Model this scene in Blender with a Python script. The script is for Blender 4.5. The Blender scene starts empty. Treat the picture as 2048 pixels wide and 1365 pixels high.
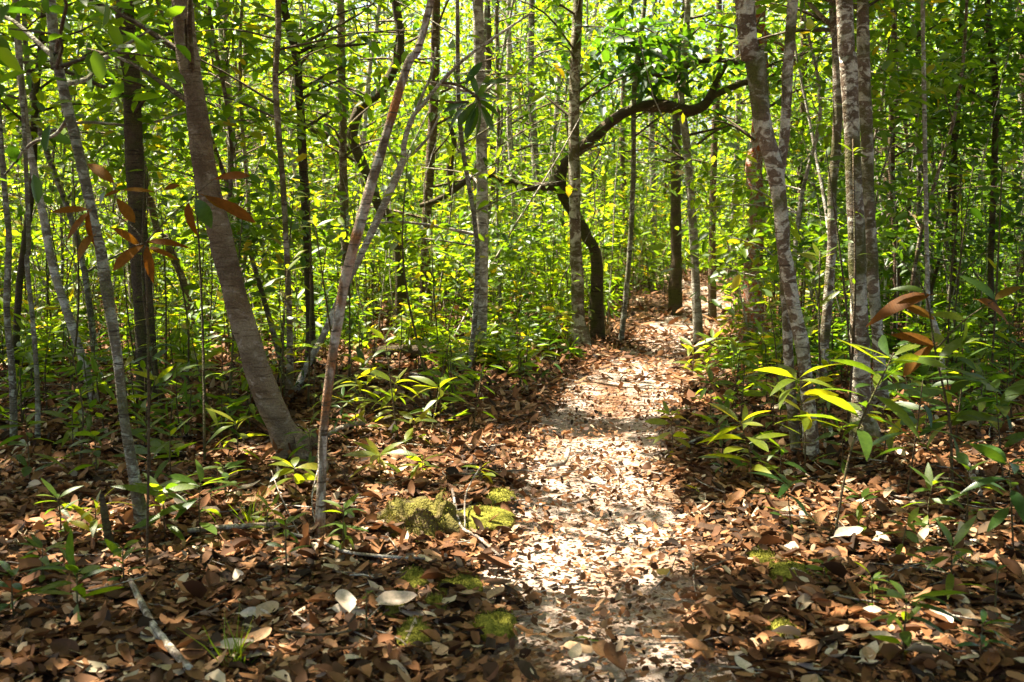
import bpy, math, random
import numpy as np
from mathutils import Matrix, Vector

SEED = 11
rng = np.random.default_rng(SEED)
random.seed(SEED)
scene = bpy.context.scene
COL = scene.collection

# ------------------------------------------------------------------ camera
CAM_H, PITCH, F = 1.5, math.radians(6.7), 35 / 36 * 2048
cam_d = bpy.data.cameras.new('camera')
cam = bpy.data.objects.new('camera', cam_d)
COL.objects.link(cam)
cam.location = (0, 0, CAM_H)
cam.rotation_euler = (math.pi / 2 - PITCH, 0, 0)
cam_d.lens = 35
cam_d.sensor_width = 36
cam_d.clip_start = 0.05
cam_d.clip_end = 1000
cam_d.dof.use_dof = True
cam_d.dof.focus_distance = 7.0
cam_d.dof.aperture_fstop = 4.0
scene.camera = cam

# ------------------------------------------------------------------ light
SUN = np.array([-0.36, 0.20, 0.90]); SUN /= np.linalg.norm(SUN)   # towards the sun
EL = math.asin(SUN[2]); AZ = math.atan2(SUN[0], SUN[1])            # azimuth from +Y towards +X
world = bpy.data.worlds.new('World'); scene.world = world
world.use_nodes = True
wn = world.node_tree.nodes; wl = world.node_tree.links
bg = wn['Background']
sky = wn.new('ShaderNodeTexSky'); sky.sky_type = 'NISHITA'; sky.sun_disc = False
sky.sun_elevation = EL; sky.sun_rotation = AZ
sky.air_density = 0.7; sky.dust_density = 5.0; sky.ozone_density = 0.6
wl.new(sky.outputs[0], bg.inputs[0]); bg.inputs[1].default_value = 0.072
sun_d = bpy.data.lights.new('sun', 'SUN'); sun_d.energy = 5.0; sun_d.angle = math.radians(0.53)
sun_d.color = (1.0, 0.91, 0.74)
sun = bpy.data.objects.new('sun', sun_d); COL.objects.link(sun)
sun.rotation_euler = Vector(SUN).to_track_quat('Z', 'Y').to_euler()
sun.location = (-20, 10, 40)
scene.view_settings.view_transform = 'Standard'
scene.view_settings.look = 'None'
scene.view_settings.exposure = 2.62
scene.view_settings.gamma = 1.0
scene.render.engine = 'CYCLES'
cy = scene.cycles
cy.use_denoising = True
cy.max_bounces = 8; cy.diffuse_bounces = 4; cy.glossy_bounces = 2; cy.transmission_bounces = 5
cy.transparent_max_bounces = 4
cy.sample_clamp_indirect = 6.0
cy.use_adaptive_sampling = False

# ------------------------------------------------------------------ small maths
_lat = rng.random((64, 64, 64))
def vnoise(x, y, z=0.0):
    """value noise in 0..1, vectorised"""
    x = np.asarray(x, float); y = np.asarray(y, float); z = np.asarray(z, float) + 0 * x
    xi = np.floor(x).astype(int); yi = np.floor(y).astype(int); zi = np.floor(z).astype(int)
    fx, fy, fz = x - xi, y - yi, z - zi
    fx = fx * fx * (3 - 2 * fx); fy = fy * fy * (3 - 2 * fy); fz = fz * fz * (3 - 2 * fz)
    g = lambda a, b, c: _lat[(xi + a) % 64, (yi + b) % 64, (zi + c) % 64]
    l = lambda a, b, t: a + (b - a) * t
    return l(l(l(g(0,0,0), g(1,0,0), fx), l(g(0,1,0), g(1,1,0), fx), fy),
             l(l(g(0,0,1), g(1,0,1), fx), l(g(0,1,1), g(1,1,1), fx), fy), fz)
def fbm(x, y, z=0.0, o=3):
    s = 0; a = 0.5; t = 0
    for k in range(o):
        s = s + a * vnoise(x * 2 ** k + 17 * k, y * 2 ** k + 5 * k, np.asarray(z) * 2 ** k + 3 * k); t += a; a *= 0.5
    return s / t
def sstep(a, b, x):
    t = np.clip((x - a) / (b - a), 0, 1); return t * t * (3 - 2 * t)
def unit(v):
    v = np.asarray(v, float)
    return v / np.maximum(np.linalg.norm(v, axis=-1, keepdims=True), 1e-9)

FWD = np.array([0, math.cos(PITCH), -math.sin(PITCH)]); UP = np.array([0, math.sin(PITCH), math.cos(PITCH)])
CAM = np.array([0, 0, CAM_H])
def ray(px, py):
    return FWD + (px - 1024) / F * np.array([1., 0, 0]) + (682.5 - py) / F * UP
def at(px, py, Y):
    d = ray(px, py); return CAM + d * (Y / d[1])
def flat(px, py):
    d = ray(px, py); t = -CAM_H / d[2]; return (CAM + d * t)[:2]

# path centre line and half width, read off the ground plane
_pp = [(1215, 1500, 330), (1210, 1365, 290), (1205, 1200, 240), (1205, 1080, 215), (1185, 940, 165), (1212, 840, 132), (1235, 780, 115),
       (1295, 715, 85), (1355, 660, 68), (1405, 620, 52), (1430, 590, 40)]
_pw = sorted([(flat(x, y)[1], flat(x, y)[0], w * flat(x, y)[1] / F) for x, y, w in _pp])
_py = np.array([p[0] for p in _pw] + [34, 60]); _px = np.array([p[1] for p in _pw] + [4.2, 0.0]); _ph = np.array([p[2] for p in _pw] + [.5, .5])
def path_x(y): return np.interp(y, _py, _px)
def path_h(y): return np.interp(y, _py, _ph)
def path_d(x, y):
    """distance from the path centre, in half widths"""
    return np.abs(x - path_x(y)) / path_h(y)
def hbase(x, y):
    return (fbm(x * .35 + 9, y * .35 + 4) - .5) * .22 + (fbm(x * 1.3 + 30, y * 1.3, 2) - .5) * .06
def h(x, y):
    x = np.asarray(x, float); y = np.asarray(y, float)
    k = np.exp(-(path_d(x, y) / 1.1) ** 2)
    far = 1 - sstep(30, 60, np.hypot(x, y))
    return hbase(x, y) * far * (1 - .55 * k) - .05 * k * far
def gnd(px, py):
    d = ray(px, py); z = 0.0
    for _ in range(6):
        t = (z - CAM_H) / d[2]; p = CAM + d * t; z = float(h(p[0], p[1]))
    return np.array([p[0], p[1], z])
def in_view(x, y, m=0.0):
    return (np.abs(x) < .53 * y + m) & (y > 0)

# ------------------------------------------------------------------ where the sun reaches the ground
PATCH = []      # (x, y, rx, ry, strength)
def sunpatch(px, py, rx, ry, s=1.0):
    c = flat(px, py); a = flat(px, py - ry); b = flat(px, py + ry)
    PATCH.append((c[0], c[1], rx * c[1] / F, abs(a[1] - b[1]) / 2, s))
def sunpatch3(px, py, Y, r, s=1.0):
    p = at(px, py, Y); g = p[:2] - SUN[:2] / SUN[2] * p[2]
    PATCH.append((g[0], g[1], r, r, s))
for a in [(1215, 1080, 185, 46), (1410, 1045, 130, 34), (1020, 1095, 110, 26), (1165, 905, 120, 46), (1240, 950, 80, 24), (1235, 782, 100, 34), (1290, 728, 50, 14), (1120, 1010, 60, 25, .7),
          (1345, 655, 70, 14), (1430, 610, 60, 8), (1250, 630, 80, 10), (770, 1080, 45, 24), (830, 1010, 60, 30, .8), (960, 1010, 60, 30), (900, 880, 70, 16), (510, 1000, 90, 14, .92),
          (300, 1115, 210, 16, .75), (100, 1075, 60, 16, .75), (560, 1105, 110, 14, .92), (690, 860, 40, 14), (1700, 990, 70, 20), (1900, 940, 50, 16), (1980, 1040, 60, 14, .7), (1760, 1090, 40, 14, .6),
          (1190, 1265, 60, 14, .7), (1340, 1245, 50, 12, .7), (1180, 1190, 120, 30, .45), (1280, 1320, 160, 30, .45), (480, 720, 120, 8), (900, 700, 80, 8), (700, 740, 60, 8, .8), (250, 760, 60, 6, .8), (700, 1240, 40, 14, .7), (470, 1320, 40, 12, .6), (200, 700, 120, 8), (500, 680, 200, 10), (780, 680, 120, 12), (1050, 690, 60, 14),
          (1560, 1130, 40, 16, .7), (60, 1190, 50, 12, .5), (1830, 820, 70, 12), (1600, 800, 60, 12)]:
    sunpatch(*a)
for a in [(1490, 880, 5.2, .22), (1590, 740, 5.4, .22), (1720, 690, 4.6, .16), (1800, 760, 4.6, .13), (820, 820, 7.0, .35), (780, 930, 5.3, .18), (880, 850, 6.6, .25), (480, 850, 6.4, .2), (1350, 810, 8.0, .3),
          (1820, 1170, 3.5, .14), (1200, 560, 14, .6), (1380, 700, 9.5, .4), (560, 960, 5.2, .14), (190, 1020, 4.9, .18), (1930, 760, 6, .3), (1520, 330, 11, .4), (1520, 240, 7, .16), (1520, 300, 11, .3), (800, 340, 7.0, .3), (740, 460, 6.6, .3), (670, 640, 6., .2)]:
    sunpatch3(*a)
_PA = np.array(PATCH)
def lightmap(x, y):
    n = fbm(x * 2.1 + 3, y * 2.1 + 8, 5.5, 2)
    n2 = fbm(x * .7 + 23, y * .7 + 18, 1.5, 2)
    v = .7 * n + .3 * n2
    thr = np.interp(y, [2, 8, 10, 14, 22], [.60, .645, .50, .36, .30])
    edge = sstep(.30, .50, np.abs(x) / np.maximum(y, .5)) * (1 - sstep(7, 11, y))
    bot = 1 - sstep(3.2, 4.0, y)
    thr = thr + .05 * sstep(.26, .36, x / np.maximum(y, .5)) * sstep(8, 11, y)
    thr = thr + .04 * edge
    L = sstep(thr - .02, thr + .04, v) * np.interp(y, [8, 12, 18, 26], [.95, .93, .78, .55])
    nx = (fbm(x * 3.1, y * 3.1, 7.7, 2) - .5) * .8
    for cx, cy_, rx, ry, s in PATCH:
        q = np.hypot((x - cx) / (rx + .17), (y - cy_) / (ry + .17)) + nx
        L = np.maximum(L, s * (1 - sstep(.9, 1.15, q)))
    return L
def keep_sun(P, low=1.5, seedv=None):
    """which leaves stay, so that the crowns leave the gaps the light falls through"""
    g = P[:, :2] - SUN[:2] / SUN[2] * P[:, 2:3]
    L = lightmap(g[:, 0], g[:, 1])
    return (rng.random(len(P)) > L) | (P[:, 2] < low)

# ------------------------------------------------------------------ mesh helpers
class Geo:
    def __init__(s): s.v = []; s.f = {3: [], 4: []}; s.t = []; s.n = 0; s.m = {3: [], 4: []}
    def add(s, V, faces, tint=0.5, mat=0):
        V = np.asarray(V, float).reshape(-1, 3)
        for k in (3, 4):
            A = faces.get(k)
            if A is not None and len(A):
                A = np.asarray(A, np.int64).reshape(-1, k); s.f[k].append(A + s.n); s.m[k].append(np.full(len(A), mat, np.int32))
        s.v.append(V); s.t.append(np.broadcast_to(np.asarray(tint, float), (len(V),)) if np.ndim(tint) < 2 else tint); s.n += len(V)
    def mesh(s, name, mats, smooth=True):
        me = bpy.data.meshes.new(name)
        V = np.concatenate(s.v) if s.v else np.zeros((0, 3))
        F3 = np.concatenate(s.f[3]) if s.f[3] else np.zeros((0, 3), int); F4 = np.concatenate(s.f[4]) if s.f[4] else np.zeros((0, 4), int)
        M = np.concatenate([np.concatenate(s.m[k]) if s.m[k] else np.zeros(0, np.int32) for k in (3, 4)])
        me.vertices.add(len(V)); me.vertices.foreach_set('co', V.astype(np.float32).ravel())
        nl = F3.size + F4.size; nf = len(F3) + len(F4)
        me.loops.add(nl); me.loops.foreach_set('vertex_index', np.concatenate([F3.ravel(), F4.ravel()]).astype(np.int32))
        me.polygons.add(nf)
        st = np.concatenate([np.arange(len(F3)) * 3, F3.size + np.arange(len(F4)) * 4]).astype(np.int32)
        me.polygons.foreach_set('loop_start', st)
        me.polygons.foreach_set('material_index', M)
        me.polygons.foreach_set('use_smooth', np.full(nf, smooth))
        for m in (mats if isinstance(mats, (list, tuple)) else [mats]): me.materials.append(m)
        at_ = me.attributes.new('tint', 'FLOAT', 'POINT')
        if len(V): at_.data.foreach_set('value', np.concatenate(s.t).astype(np.float32))
        me.update(calc_edges=True)
        return me
def obj(name, me, parent=None, loc=(0, 0, 0)):
    o = bpy.data.objects.new(name, me); COL.objects.link(o); o.location = [float(c) for c in loc]
    if parent is not None: o.parent = parent
    return o
def tag(o, label=None, cat=None, group=None, kind=None):
    if label: o['label'] = label
    if cat: o['category'] = cat
    if group: o['group'] = group
    if kind: o['kind'] = kind
    return o
def empty(name, loc):
    o = obj(name, None, None, loc); o.empty_display_size = .1; return o

def spline(P, R, n):
    """Catmull-Rom through the points, with radii"""
    P = np.asarray(P, float); R = np.asarray(R, float)
    if len(P) < 3:
        t = np.linspace(0, 1, n)[:, None]; return P[0] * (1 - t) + P[-1] * t, np.linspace(R[0], R[-1], n)
    Q = np.vstack([2 * P[0] - P[1], P, 2 * P[-1] - P[-2]])
    u = np.linspace(0, len(P) - 1 - 1e-6, n); i = u.astype(int); t = (u - i)[:, None]
    p0, p1, p2, p3 = Q[i], Q[i + 1], Q[i + 2], Q[i + 3]
    C = .5 * (2 * p1 + (p2 - p0) * t + (2 * p0 - 5 * p1 + 4 * p2 - p3) * t ** 2 + (3 * p1 - p0 - 3 * p2 + p3) * t ** 3)
    return C, np.interp(u, np.arange(len(R)), R)
def tube(g, P, R, n=12, sides=8, rough=.06, tint=.5, mat=0, cap=True):
    C, r = spline(P, R, n)
    T = unit(np.gradient(C, axis=0))
    ref = np.array([0, 1., 0.]) if abs(T[:, 2]).mean() > .6 else np.array([0, 0, 1.])
    A = unit(np.cross(T, ref)); B = np.cross(A, T)
    a = np.arange(sides) / sides * 2 * math.pi
    ph = rng.random(3) * 50
    rr = r[:, None] * (1 + rough * 2 * (fbm(np.cos(a)[None] * 1.3 + ph[0] + 0 * r[:, None], np.sin(a)[None] * 1.3 + ph[1] + 0 * r[:, None], (np.linspace(0, 1, n) * n * .45 + ph[2])[:, None] + 0 * a[None], 2) - .5) * 2)
    V = C[:, None, :] + rr[..., None] * (np.cos(a)[None, :, None] * A[:, None, :] + np.sin(a)[None, :, None] * B[:, None, :])
    i, j = np.meshgrid(np.arange(n - 1), np.arange(sides), indexing='ij')
    q = np.stack([i * sides + j, i * sides + (j + 1) % sides, (i + 1) * sides + (j + 1) % sides, (i + 1) * sides + j], -1).reshape(-1, 4)
    V = V.reshape(-1, 3); tri = []
    if cap:
        V = np.vstack([V, C[-1] + T[-1] * r[-1] * .4, C[0]]); e = n * sides
        tri = [[(n - 1) * sides + k, (n - 1) * sides + (k + 1) % sides, e] for k in range(sides)] + [[(k + 1) % sides, k, e + 1] for k in range(sides)]
    g.add(V, {4: q[:, ::-1], 3: np.array(tri)[:, ::-1] if len(tri) else None}, tint, mat)
    return C, r

# leaf templates: (along, across, up) and faces
HEX = (np.array([[0, 0, 0], [.28, .44, .07], [.68, .40, .05], [1, 0, -.06], [.68, -.40, .05], [.28, -.44, .07]]), {4: np.array([[0, 3, 2, 1], [0, 5, 4, 3]])})
def blade(us, ws, fold=.12, cols=3, petiole=0.0, wave=0.0, curl=0.0):
    V = []; n = len(us)
    vs = np.linspace(-1, 1, cols)
    for k, (u, w) in enumerate(zip(us, ws)):
        for v in vs: V.append([u, v * w * .5, fold * abs(v) * w * .5 + curl * v * v * w * .5 + wave * math.sin(u * 17 + v * 3) * abs(v) * .3])
    q = [[k * cols + j, k * cols + j + 1, (k + 1) * cols + j + 1, (k + 1) * cols + j] for k in range(n - 1) for j in range(cols - 1)]
    V = np.array(V)
    if petiole:
        b = len(V); V = np.vstack([V, [[-petiole, -.03, 0], [-petiole, .03, 0], [us[0], .04, 0], [us[0], -.04, 0]]]); q.append([b, b + 1, b + 2, b + 3])
    return V, {4: np.array(q)}
MID = blade([0, .25, .6, 1], [.06, .85, .9, .04], .18, 3)
LIT = blade([0, .22, .55, .84, 1], [.08, .8, 1., .6, .04], .10, 3, 0, .04, .12)
DIA = (np.array([[0, 0, 0], [.45, .5, .08], [1, 0, -.05], [.45, -.5, .08]]), {3: np.array([[0, 2, 1], [0, 3, 2]])})
def ragged(seed, curl, wave, fold, cut=0):
    V, f = blade([0, .2, .5, .8, 1], [.1, .78, 1., .66, .06], fold, 3, 0, wave, curl); r = np.random.default_rng(seed)
    V[:, 1] *= 1 + r.normal(0, .13, len(V)); V[:, 0] += r.normal(0, .03, len(V)); V[:, 2] += r.normal(0, .035, len(V))
    if cut: V[-3:, 0] = .86; V[-3:, 1] = [-.22, .05, .2]
    return V, f
RAG = [ragged(1, .35, .05, .05), ragged(2, -.3, .08, .15), ragged(3, .7, .03, 0), ragged(4, .15, .10, -.15, 1), ragged(5, -.1, .06, .25), ragged(6, 1.0, .02, .1)]
def leaves(g, P, D, N, L, W, tpl, bend=0.0, tint=.5, mat=0, twist=0.0):
    n = len(P)
    if n == 0: return
    D = unit(D); S = unit(np.cross(N, D)); N = np.cross(D, S)
    T, fc = tpl
    L = np.broadcast_to(L, (n,)); W = np.broadcast_to(W, (n,)); bend = np.broadcast_to(bend, (n,))
    u, v, w = T[:, 0], T[:, 1], T[:, 2]
    V = P[:, None] + D[:, None] * (u[None] * L[:, None])[..., None] + S[:, None] * (v[None] * W[:, None])[..., None] \
        + N[:, None] * (w[None] * W[:, None] + bend[:, None] * (u[None] ** 2) * L[:, None])[..., None]
    k = len(T)
    F_ = {a: (b[None] + (np.arange(n) * k)[:, None, None]).reshape(-1, a) for a, b in fc.items()}
    g.add(V.reshape(-1, 3), F_, np.repeat(np.broadcast_to(tint, (n,)), k), mat)
def rand_dirs(n, zmean=0.0, zsd=.4):
    a = rng.random(n) * 2 * math.pi; z = np.clip(rng.normal(zmean, zsd, n), -.95, .95); r = np.sqrt(1 - z * z)
    return np.stack([r * np.cos(a), r * np.sin(a), z], 1)

# ------------------------------------------------------------------ materials
def nodes(name):
    m = bpy.data.materials.new(name); m.use_nodes = True; t = m.node_tree
    for n in list(t.nodes): t.nodes.remove(n)
    out = t.nodes.new('ShaderNodeOutputMaterial')
    return m, t.nodes, t.links, out
def ramp(N, stops, interp='LINEAR'):
    r = N.new('ShaderNodeValToRGB'); cr = r.color_ramp; cr.interpolation = interp
    while len(cr.elements) < len(stops): cr.elements.new(.5)
    for e, (p, c) in zip(cr.elements, stops): e.position = p; e.color = (*c, 1)
    return r
def mixc(N, K, fac, a, b, mode='MIX'):
    m = N.new('ShaderNodeMix'); m.data_type = 'RGBA'; m.blend_type = mode
    for s, v in ((0, fac), (6, a), (7, b)):
        if hasattr(v, 'is_linked') or hasattr(v, 'node'): K.new(v, m.inputs[s])
        else: m.inputs[s].default_value = v if s == 0 else (*v, 1)
    return m.outputs[2]
def leaf_mat(name, stops, trans=.56, tmul=(3.1, 2.6, .6), rough=.42, source='tint', veins=False, spec=.45):
    m, N, K, out = nodes(name)
    if source == 'tint':
        a = N.new('ShaderNodeAttribute'); a.attribute_name = 'tint'; fac = a.outputs['Fac']
    else:
        a = N.new('ShaderNodeObjectInfo'); fac = a.outputs['Random']
    r = ramp(N, stops); K.new(fac, r.inputs[0])
    tc = N.new('ShaderNodeTexCoord')
    nz = N.new('ShaderNodeTexNoise'); nz.inputs['Scale'].default_value = 14 if source != 'tint' else 3.0; nz.inputs['Detail'].default_value = 3
    K.new(tc.outputs['Object'], nz.inputs['Vector'])
    r2 = ramp(N, [(.3, (.72, .76, .7)), (.7, (1.15, 1.12, 1.05))]); K.new(nz.outputs[0], r2.inputs[0])
    col = mixc(N, K, 1.0, r.outputs[0], r2.outputs[0], 'MULTIPLY')
    p = N.new('ShaderNodeBsdfPrincipled'); p.inputs['Roughness'].default_value = rough; p.inputs['Specular IOR Level'].default_value = spec
    K.new(col, p.inputs['Base Color'])
    tr = N.new('ShaderNodeBsdfTranslucent')
    K.new(mixc(N, K, 1.0, col, tmul, 'MULTIPLY'), tr.inputs[0])
    if veins:
        wv = N.new('ShaderNodeTexWave'); wv.wave_type = 'BANDS'; wv.bands_direction = 'X'; wv.inputs['Scale'].default_value = 9; wv.inputs['Distortion'].default_value = 1.0
        K.new(tc.outputs['Object'], wv.inputs['Vector'])
        b = N.new('ShaderNodeBump'); b.inputs['Strength'].default_value = .10; b.inputs['Distance'].default_value = .008
        K.new(wv.outputs[0], b.inputs['Height']); K.new(b.outputs[0], p.inputs['Normal'])
    mx = N.new('ShaderNodeMixShader'); mx.inputs[0].default_value = trans
    K.new(p.outputs[0], mx.inputs[1]); K.new(tr.outputs[0], mx.inputs[2]); K.new(mx.outputs[0], out.inputs[0])
    return m
GREENS = [(0, (.020, .058, .010)), (.35, (.045, .106, .011)), (.65, (.087, .158, .012)), (.93, (.140, .200, .013)), (1, (.23, .19, .02))]
M_leaf = leaf_mat('leaf_green', GREENS)
M_leafo = leaf_mat('leaf_green_single', [(0, (.035, .080, .012)), (.5, (.068, .120, .012)), (1, (.12, .16, .014))], source='o', veins=True, rough=.42)
M_lime = leaf_mat('leaf_lime_single', [(0, (.085, .13, .012)), (.6, (.135, .175, .013)), (1, (.20, .195, .016))], source='o', veins=True, rough=.36)
M_dark = leaf_mat('leaf_dark_single', [(0, (.020, .055, .012)), (1, (.040, .085, .016))], trans=.35, source='o', veins=True, rough=.28)
M_rust = leaf_mat('leaf_rust_single', [(0, (.12, .042, .006)), (.6, (.15, .065, .007)), (1, (.14, .085, .010))], trans=.5, tmul=(1.9, 1.6, .7), source='o', veins=True, rough=.6, spec=.12)
BROWNS = [(0, (.026, .014, .008)), (.22, (.070, .029, .012)), (.48, (.165, .068, .025)), (.70, (.25, .120, .052)), (.88, (.34, .22, .135)), (1, (.46, .36, .26))]
M_litter = leaf_mat('dead_leaf', BROWNS, trans=.12, tmul=(1.2, 1.1, 1.), rough=.7, spec=.18)
M_fallen = leaf_mat('dead_leaf_single', BROWNS, trans=.12, tmul=(1.2, 1.1, 1.), rough=.65, source='o', veins=True, spec=.2)
M_yellowleaf = leaf_mat('dead_leaf_yellow', [(0, (.42, .25, .05)), (1, (.45, .30, .08))], trans=.2, tmul=(1.2, 1.1, .9), source='o')

def bark(name, base, dark, light, moss, lightamt=.5, mossamt=.3, sc=7, band=2.5, extra=None, rough=.85, bump=.85, scar=.61):
    m, N, K, out = nodes(name)
    tc = N.new('ShaderNodeTexCoord'); oi = N.new('ShaderNodeObjectInfo')
    off = N.new('ShaderNodeVectorMath'); off.operation = 'ADD'
    mul = N.new('ShaderNodeMath'); mul.operation = 'MULTIPLY'; mul.inputs[1].default_value = 40; K.new(oi.outputs['Random'], mul.inputs[0])
    K.new(tc.outputs['Object'], off.inputs[0]); K.new(mul.outputs[0], off.inputs[1])
    mp = N.new('ShaderNodeMapping'); mp.inputs['Scale'].default_value = (1, 1, band); K.new(off.outputs[0], mp.inputs[0])
    def nz(scale, detail=4, src=mp.outputs[0], dist=.4):
        n = N.new('ShaderNodeTexNoise'); n.inputs['Scale'].default_value = scale; n.inputs['Detail'].default_value = detail; n.inputs['Distortion'].default_value = dist
        K.new(src, n.inputs['Vector']); return n.outputs[0]
    def thr(src, c, w=.04):
        r = ramp(N, [(max(c - w, 0), (0, 0, 0)), (min(c + w, 1), (1, 1, 1))]); K.new(src, r.inputs[0]); return r.outputs[0]
    col = mixc(N, K, thr(nz(sc * .6), .5, .16), base, dark)
    col = mixc(N, K, thr(nz(sc, 7, dist=1.0), .74 - .4 * lightamt, .035), col, light)
    col = mixc(N, K, thr(nz(sc * 2.7, 5, dist=.8), .80 - .35 * lightamt, .04), col, [c * .85 for c in light])
    if extra: col = mixc(N, K, thr(nz(sc * 1.6, 3, off.outputs[0]), extra[1], .03), col, extra[0])
    col = mixc(N, K, thr(nz(sc * .35, 5, off.outputs[0], 1.0), .72 - .35 * mossamt, .10), col, moss)
    mp2 = N.new('ShaderNodeMapping'); mp2.inputs['Scale'].default_value = (1, 1, 9); K.new(off.outputs[0], mp2.inputs[0])
    col = mixc(N, K, thr(nz(4.5, 6, mp2.outputs[0], 1.5), scar, .05), col, [c * .62 for c in dark])
    fine = nz(90, 4, off.outputs[0])
    r3 = ramp(N, [(.25, (.62, .60, .58)), (.75, (1.2, 1.2, 1.2))]); K.new(fine, r3.inputs[0])
    col = mixc(N, K, 1.0, col, r3.outputs[0], 'MULTIPLY')
    p = N.new('ShaderNodeBsdfPrincipled'); p.inputs['Roughness'].default_value = rough; p.inputs['Specular IOR Level'].default_value = .2
    K.new(col, p.inputs['Base Color'])
    b = N.new('ShaderNodeBump'); b.inputs['Strength'].default_value = bump; b.inputs['Distance'].default_value = .02
    ad = N.new('ShaderNodeMath'); ad.operation = 'ADD'; K.new(nz(sc * 4), ad.inputs[0]); K.new(fine, ad.inputs[1]); K.new(ad.outputs[0], b.inputs['Height'])
    K.new(b.outputs[0], p.inputs['Normal']); K.new(p.outputs[0], out.inputs[0])
    return m
MOSS = (.085, .085, .02)
B_mott = bark('bark_mottled_white', (.21, .15, .105), (.11, .075, .048), (.54, .50, .41), MOSS, .52, .5, 8, 1.5, scar=.66)
B_lean = bark('bark_smooth_greybrown', (.27, .215, .145), (.16, .105, .06), (.34, .28, .22), (.10, .065, .04), .35, .45, 7, 2.2)
B_darkm = bark('bark_dark_mossy', (.115, .08, .048), (.055, .038, .024), (.16, .12, .07), (.075, .07, .02), .25, .55, 12, 1.2, bump=1.0)
B_grey = bark('bark_grey_lichen', (.22, .185, .14), (.11, .09, .06), (.40, .40, .32), (.12, .12, .05), .5, .4, 11, 1.6)
B_pale = bark('bark_pale', (.40, .36, .29), (.22, .18, .13), (.60, .57, .50), (.16, .15, .07), .5, .25, 9, 1.6)
B_orange = bark('bark_orange_white', (.24, .19, .13), (.14, .10, .06), (.48, .44, .36), (.34, .12, .025), .62, .42, 9, .35)
B_red = bark('bark_red_peeling', (.36, .24, .17), (.28, .13, .07), (.52, .46, .40), (.13, .11, .04), .5, .34, 13, 1.2, extra=((.38, .085, .025), .56))
B_brown = bark('bark_brown', (.16, .10, .06), (.085, .05, .03), (.30, .25, .18), (.09, .085, .03), .35, .35, 10, 1.8)
B_reddish = bark('bark_reddish_brown', (.20, .135, .085), (.11, .07, .045), (.36, .31, .24), (.10, .09, .03), .5, .45, 9, 1.2)
B_twig = bark('twig_bark', (.13, .095, .055), (.07, .05, .03), (.26, .24, .19), (.10, .10, .03), .3, .3, 14, 1)
B_stem = bark('young_stem', (.11, .075, .035), (.07, .045, .02), (.16, .14, .07), (.10, .11, .03), .3, .35, 20, 1, rough=.6)
B_dead = bark('dead_wood', (.30, .24, .19), (.16, .12, .09), (.50, .46, .40), (.14, .13, .06), .5, .2, 12, .6)
B_rot = bark('rotten_wood', (.14, .055, .025), (.06, .028, .015), (.22, .10, .05), (.06, .05, .02), .4, .2, 12, .5, bump=1.0)

def ground_mat(name, cols, sand=None, sandthr=.5):
    m, N, K, out = nodes(name)
    tc = N.new('ShaderNodeTexCoord')
    def nz(s, d=5, t='noise'):
        n = N.new('ShaderNodeTexNoise'); n.inputs['Scale'].default_value = s; n.inputs['Detail'].default_value = d; K.new(tc.outputs['Object'], n.inputs['Vector']); return n.outputs[0]
    vo = N.new('ShaderNodeTexVoronoi'); vo.inputs['Scale'].default_value = 26; vo.inputs['Randomness'].default_value = 1; K.new(tc.outputs['Object'], vo.inputs['Vector'])
    sep = N.new('ShaderNodeSeparateColor'); K.new(vo.outputs['Color'], sep.inputs[0])
    r = ramp(N, cols); K.new(sep.outputs[0], r.inputs[0])
    r2 = ramp(N, [(.25, (.5, .5, .5)), (.75, (1.2, 1.2, 1.2))]); K.new(nz(60), r2.inputs[0])
    col = mixc(N, K, 1.0, r.outputs[0], r2.outputs[0], 'MULTIPLY')
    hgt = vo.outputs['Distance']
    if sand:
        s1 = ramp(N, [(.25, sand[0]), (.75, sand[1])]); K.new(nz(140, 3), s1.inputs[0])
        f = ramp(N, [(sandthr - .06, (0, 0, 0)), (sandthr + .10, (1, 1, 1))]); K.new(nz(1.7, 8), f.inputs[0])
        f2 = ramp(N, [(.30, (.25, .25, .25)), (.55, (1, 1, 1))]); K.new(nz(45, 4), f2.inputs[0])
        col = mixc(N, K, mixc(N, K, 1.0, f.outputs[0], f2.outputs[0], 'MULTIPLY'), col, s1.outputs[0])
    p = N.new('ShaderNodeBsdfPrincipled'); p.inputs['Roughness'].default_value = .9; p.inputs['Specular IOR Level'].default_value = .15
    K.new(col, p.inputs['Base Color'])
    b = N.new('ShaderNodeBump'); b.inputs['Strength'].default_value = .8; b.inputs['Distance'].default_value = .03
    ad = N.new('ShaderNodeMath'); ad.operation = 'ADD'; K.new(hgt, ad.inputs[0]); K.new(nz(80), ad.inputs[1]); K.new(ad.outputs[0], b.inputs['Height'])
    K.new(b.outputs[0], p.inputs['Normal']); K.new(p.outputs[0], out.inputs[0])
    return m
M_floor = ground_mat('forest_soil', [(0, (.035, .02, .012)), (.4, (.10, .05, .026)), (.8, (.19, .10, .055)), (1, (.28, .18, .11))])
M_path = ground_mat('path_sand', [(0, (.12, .055, .028)), (.5, (.25, .12, .06)), (1, (.37, .225, .135))], ((.33, .245, .195), (.53, .435, .365)), .42)
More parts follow.
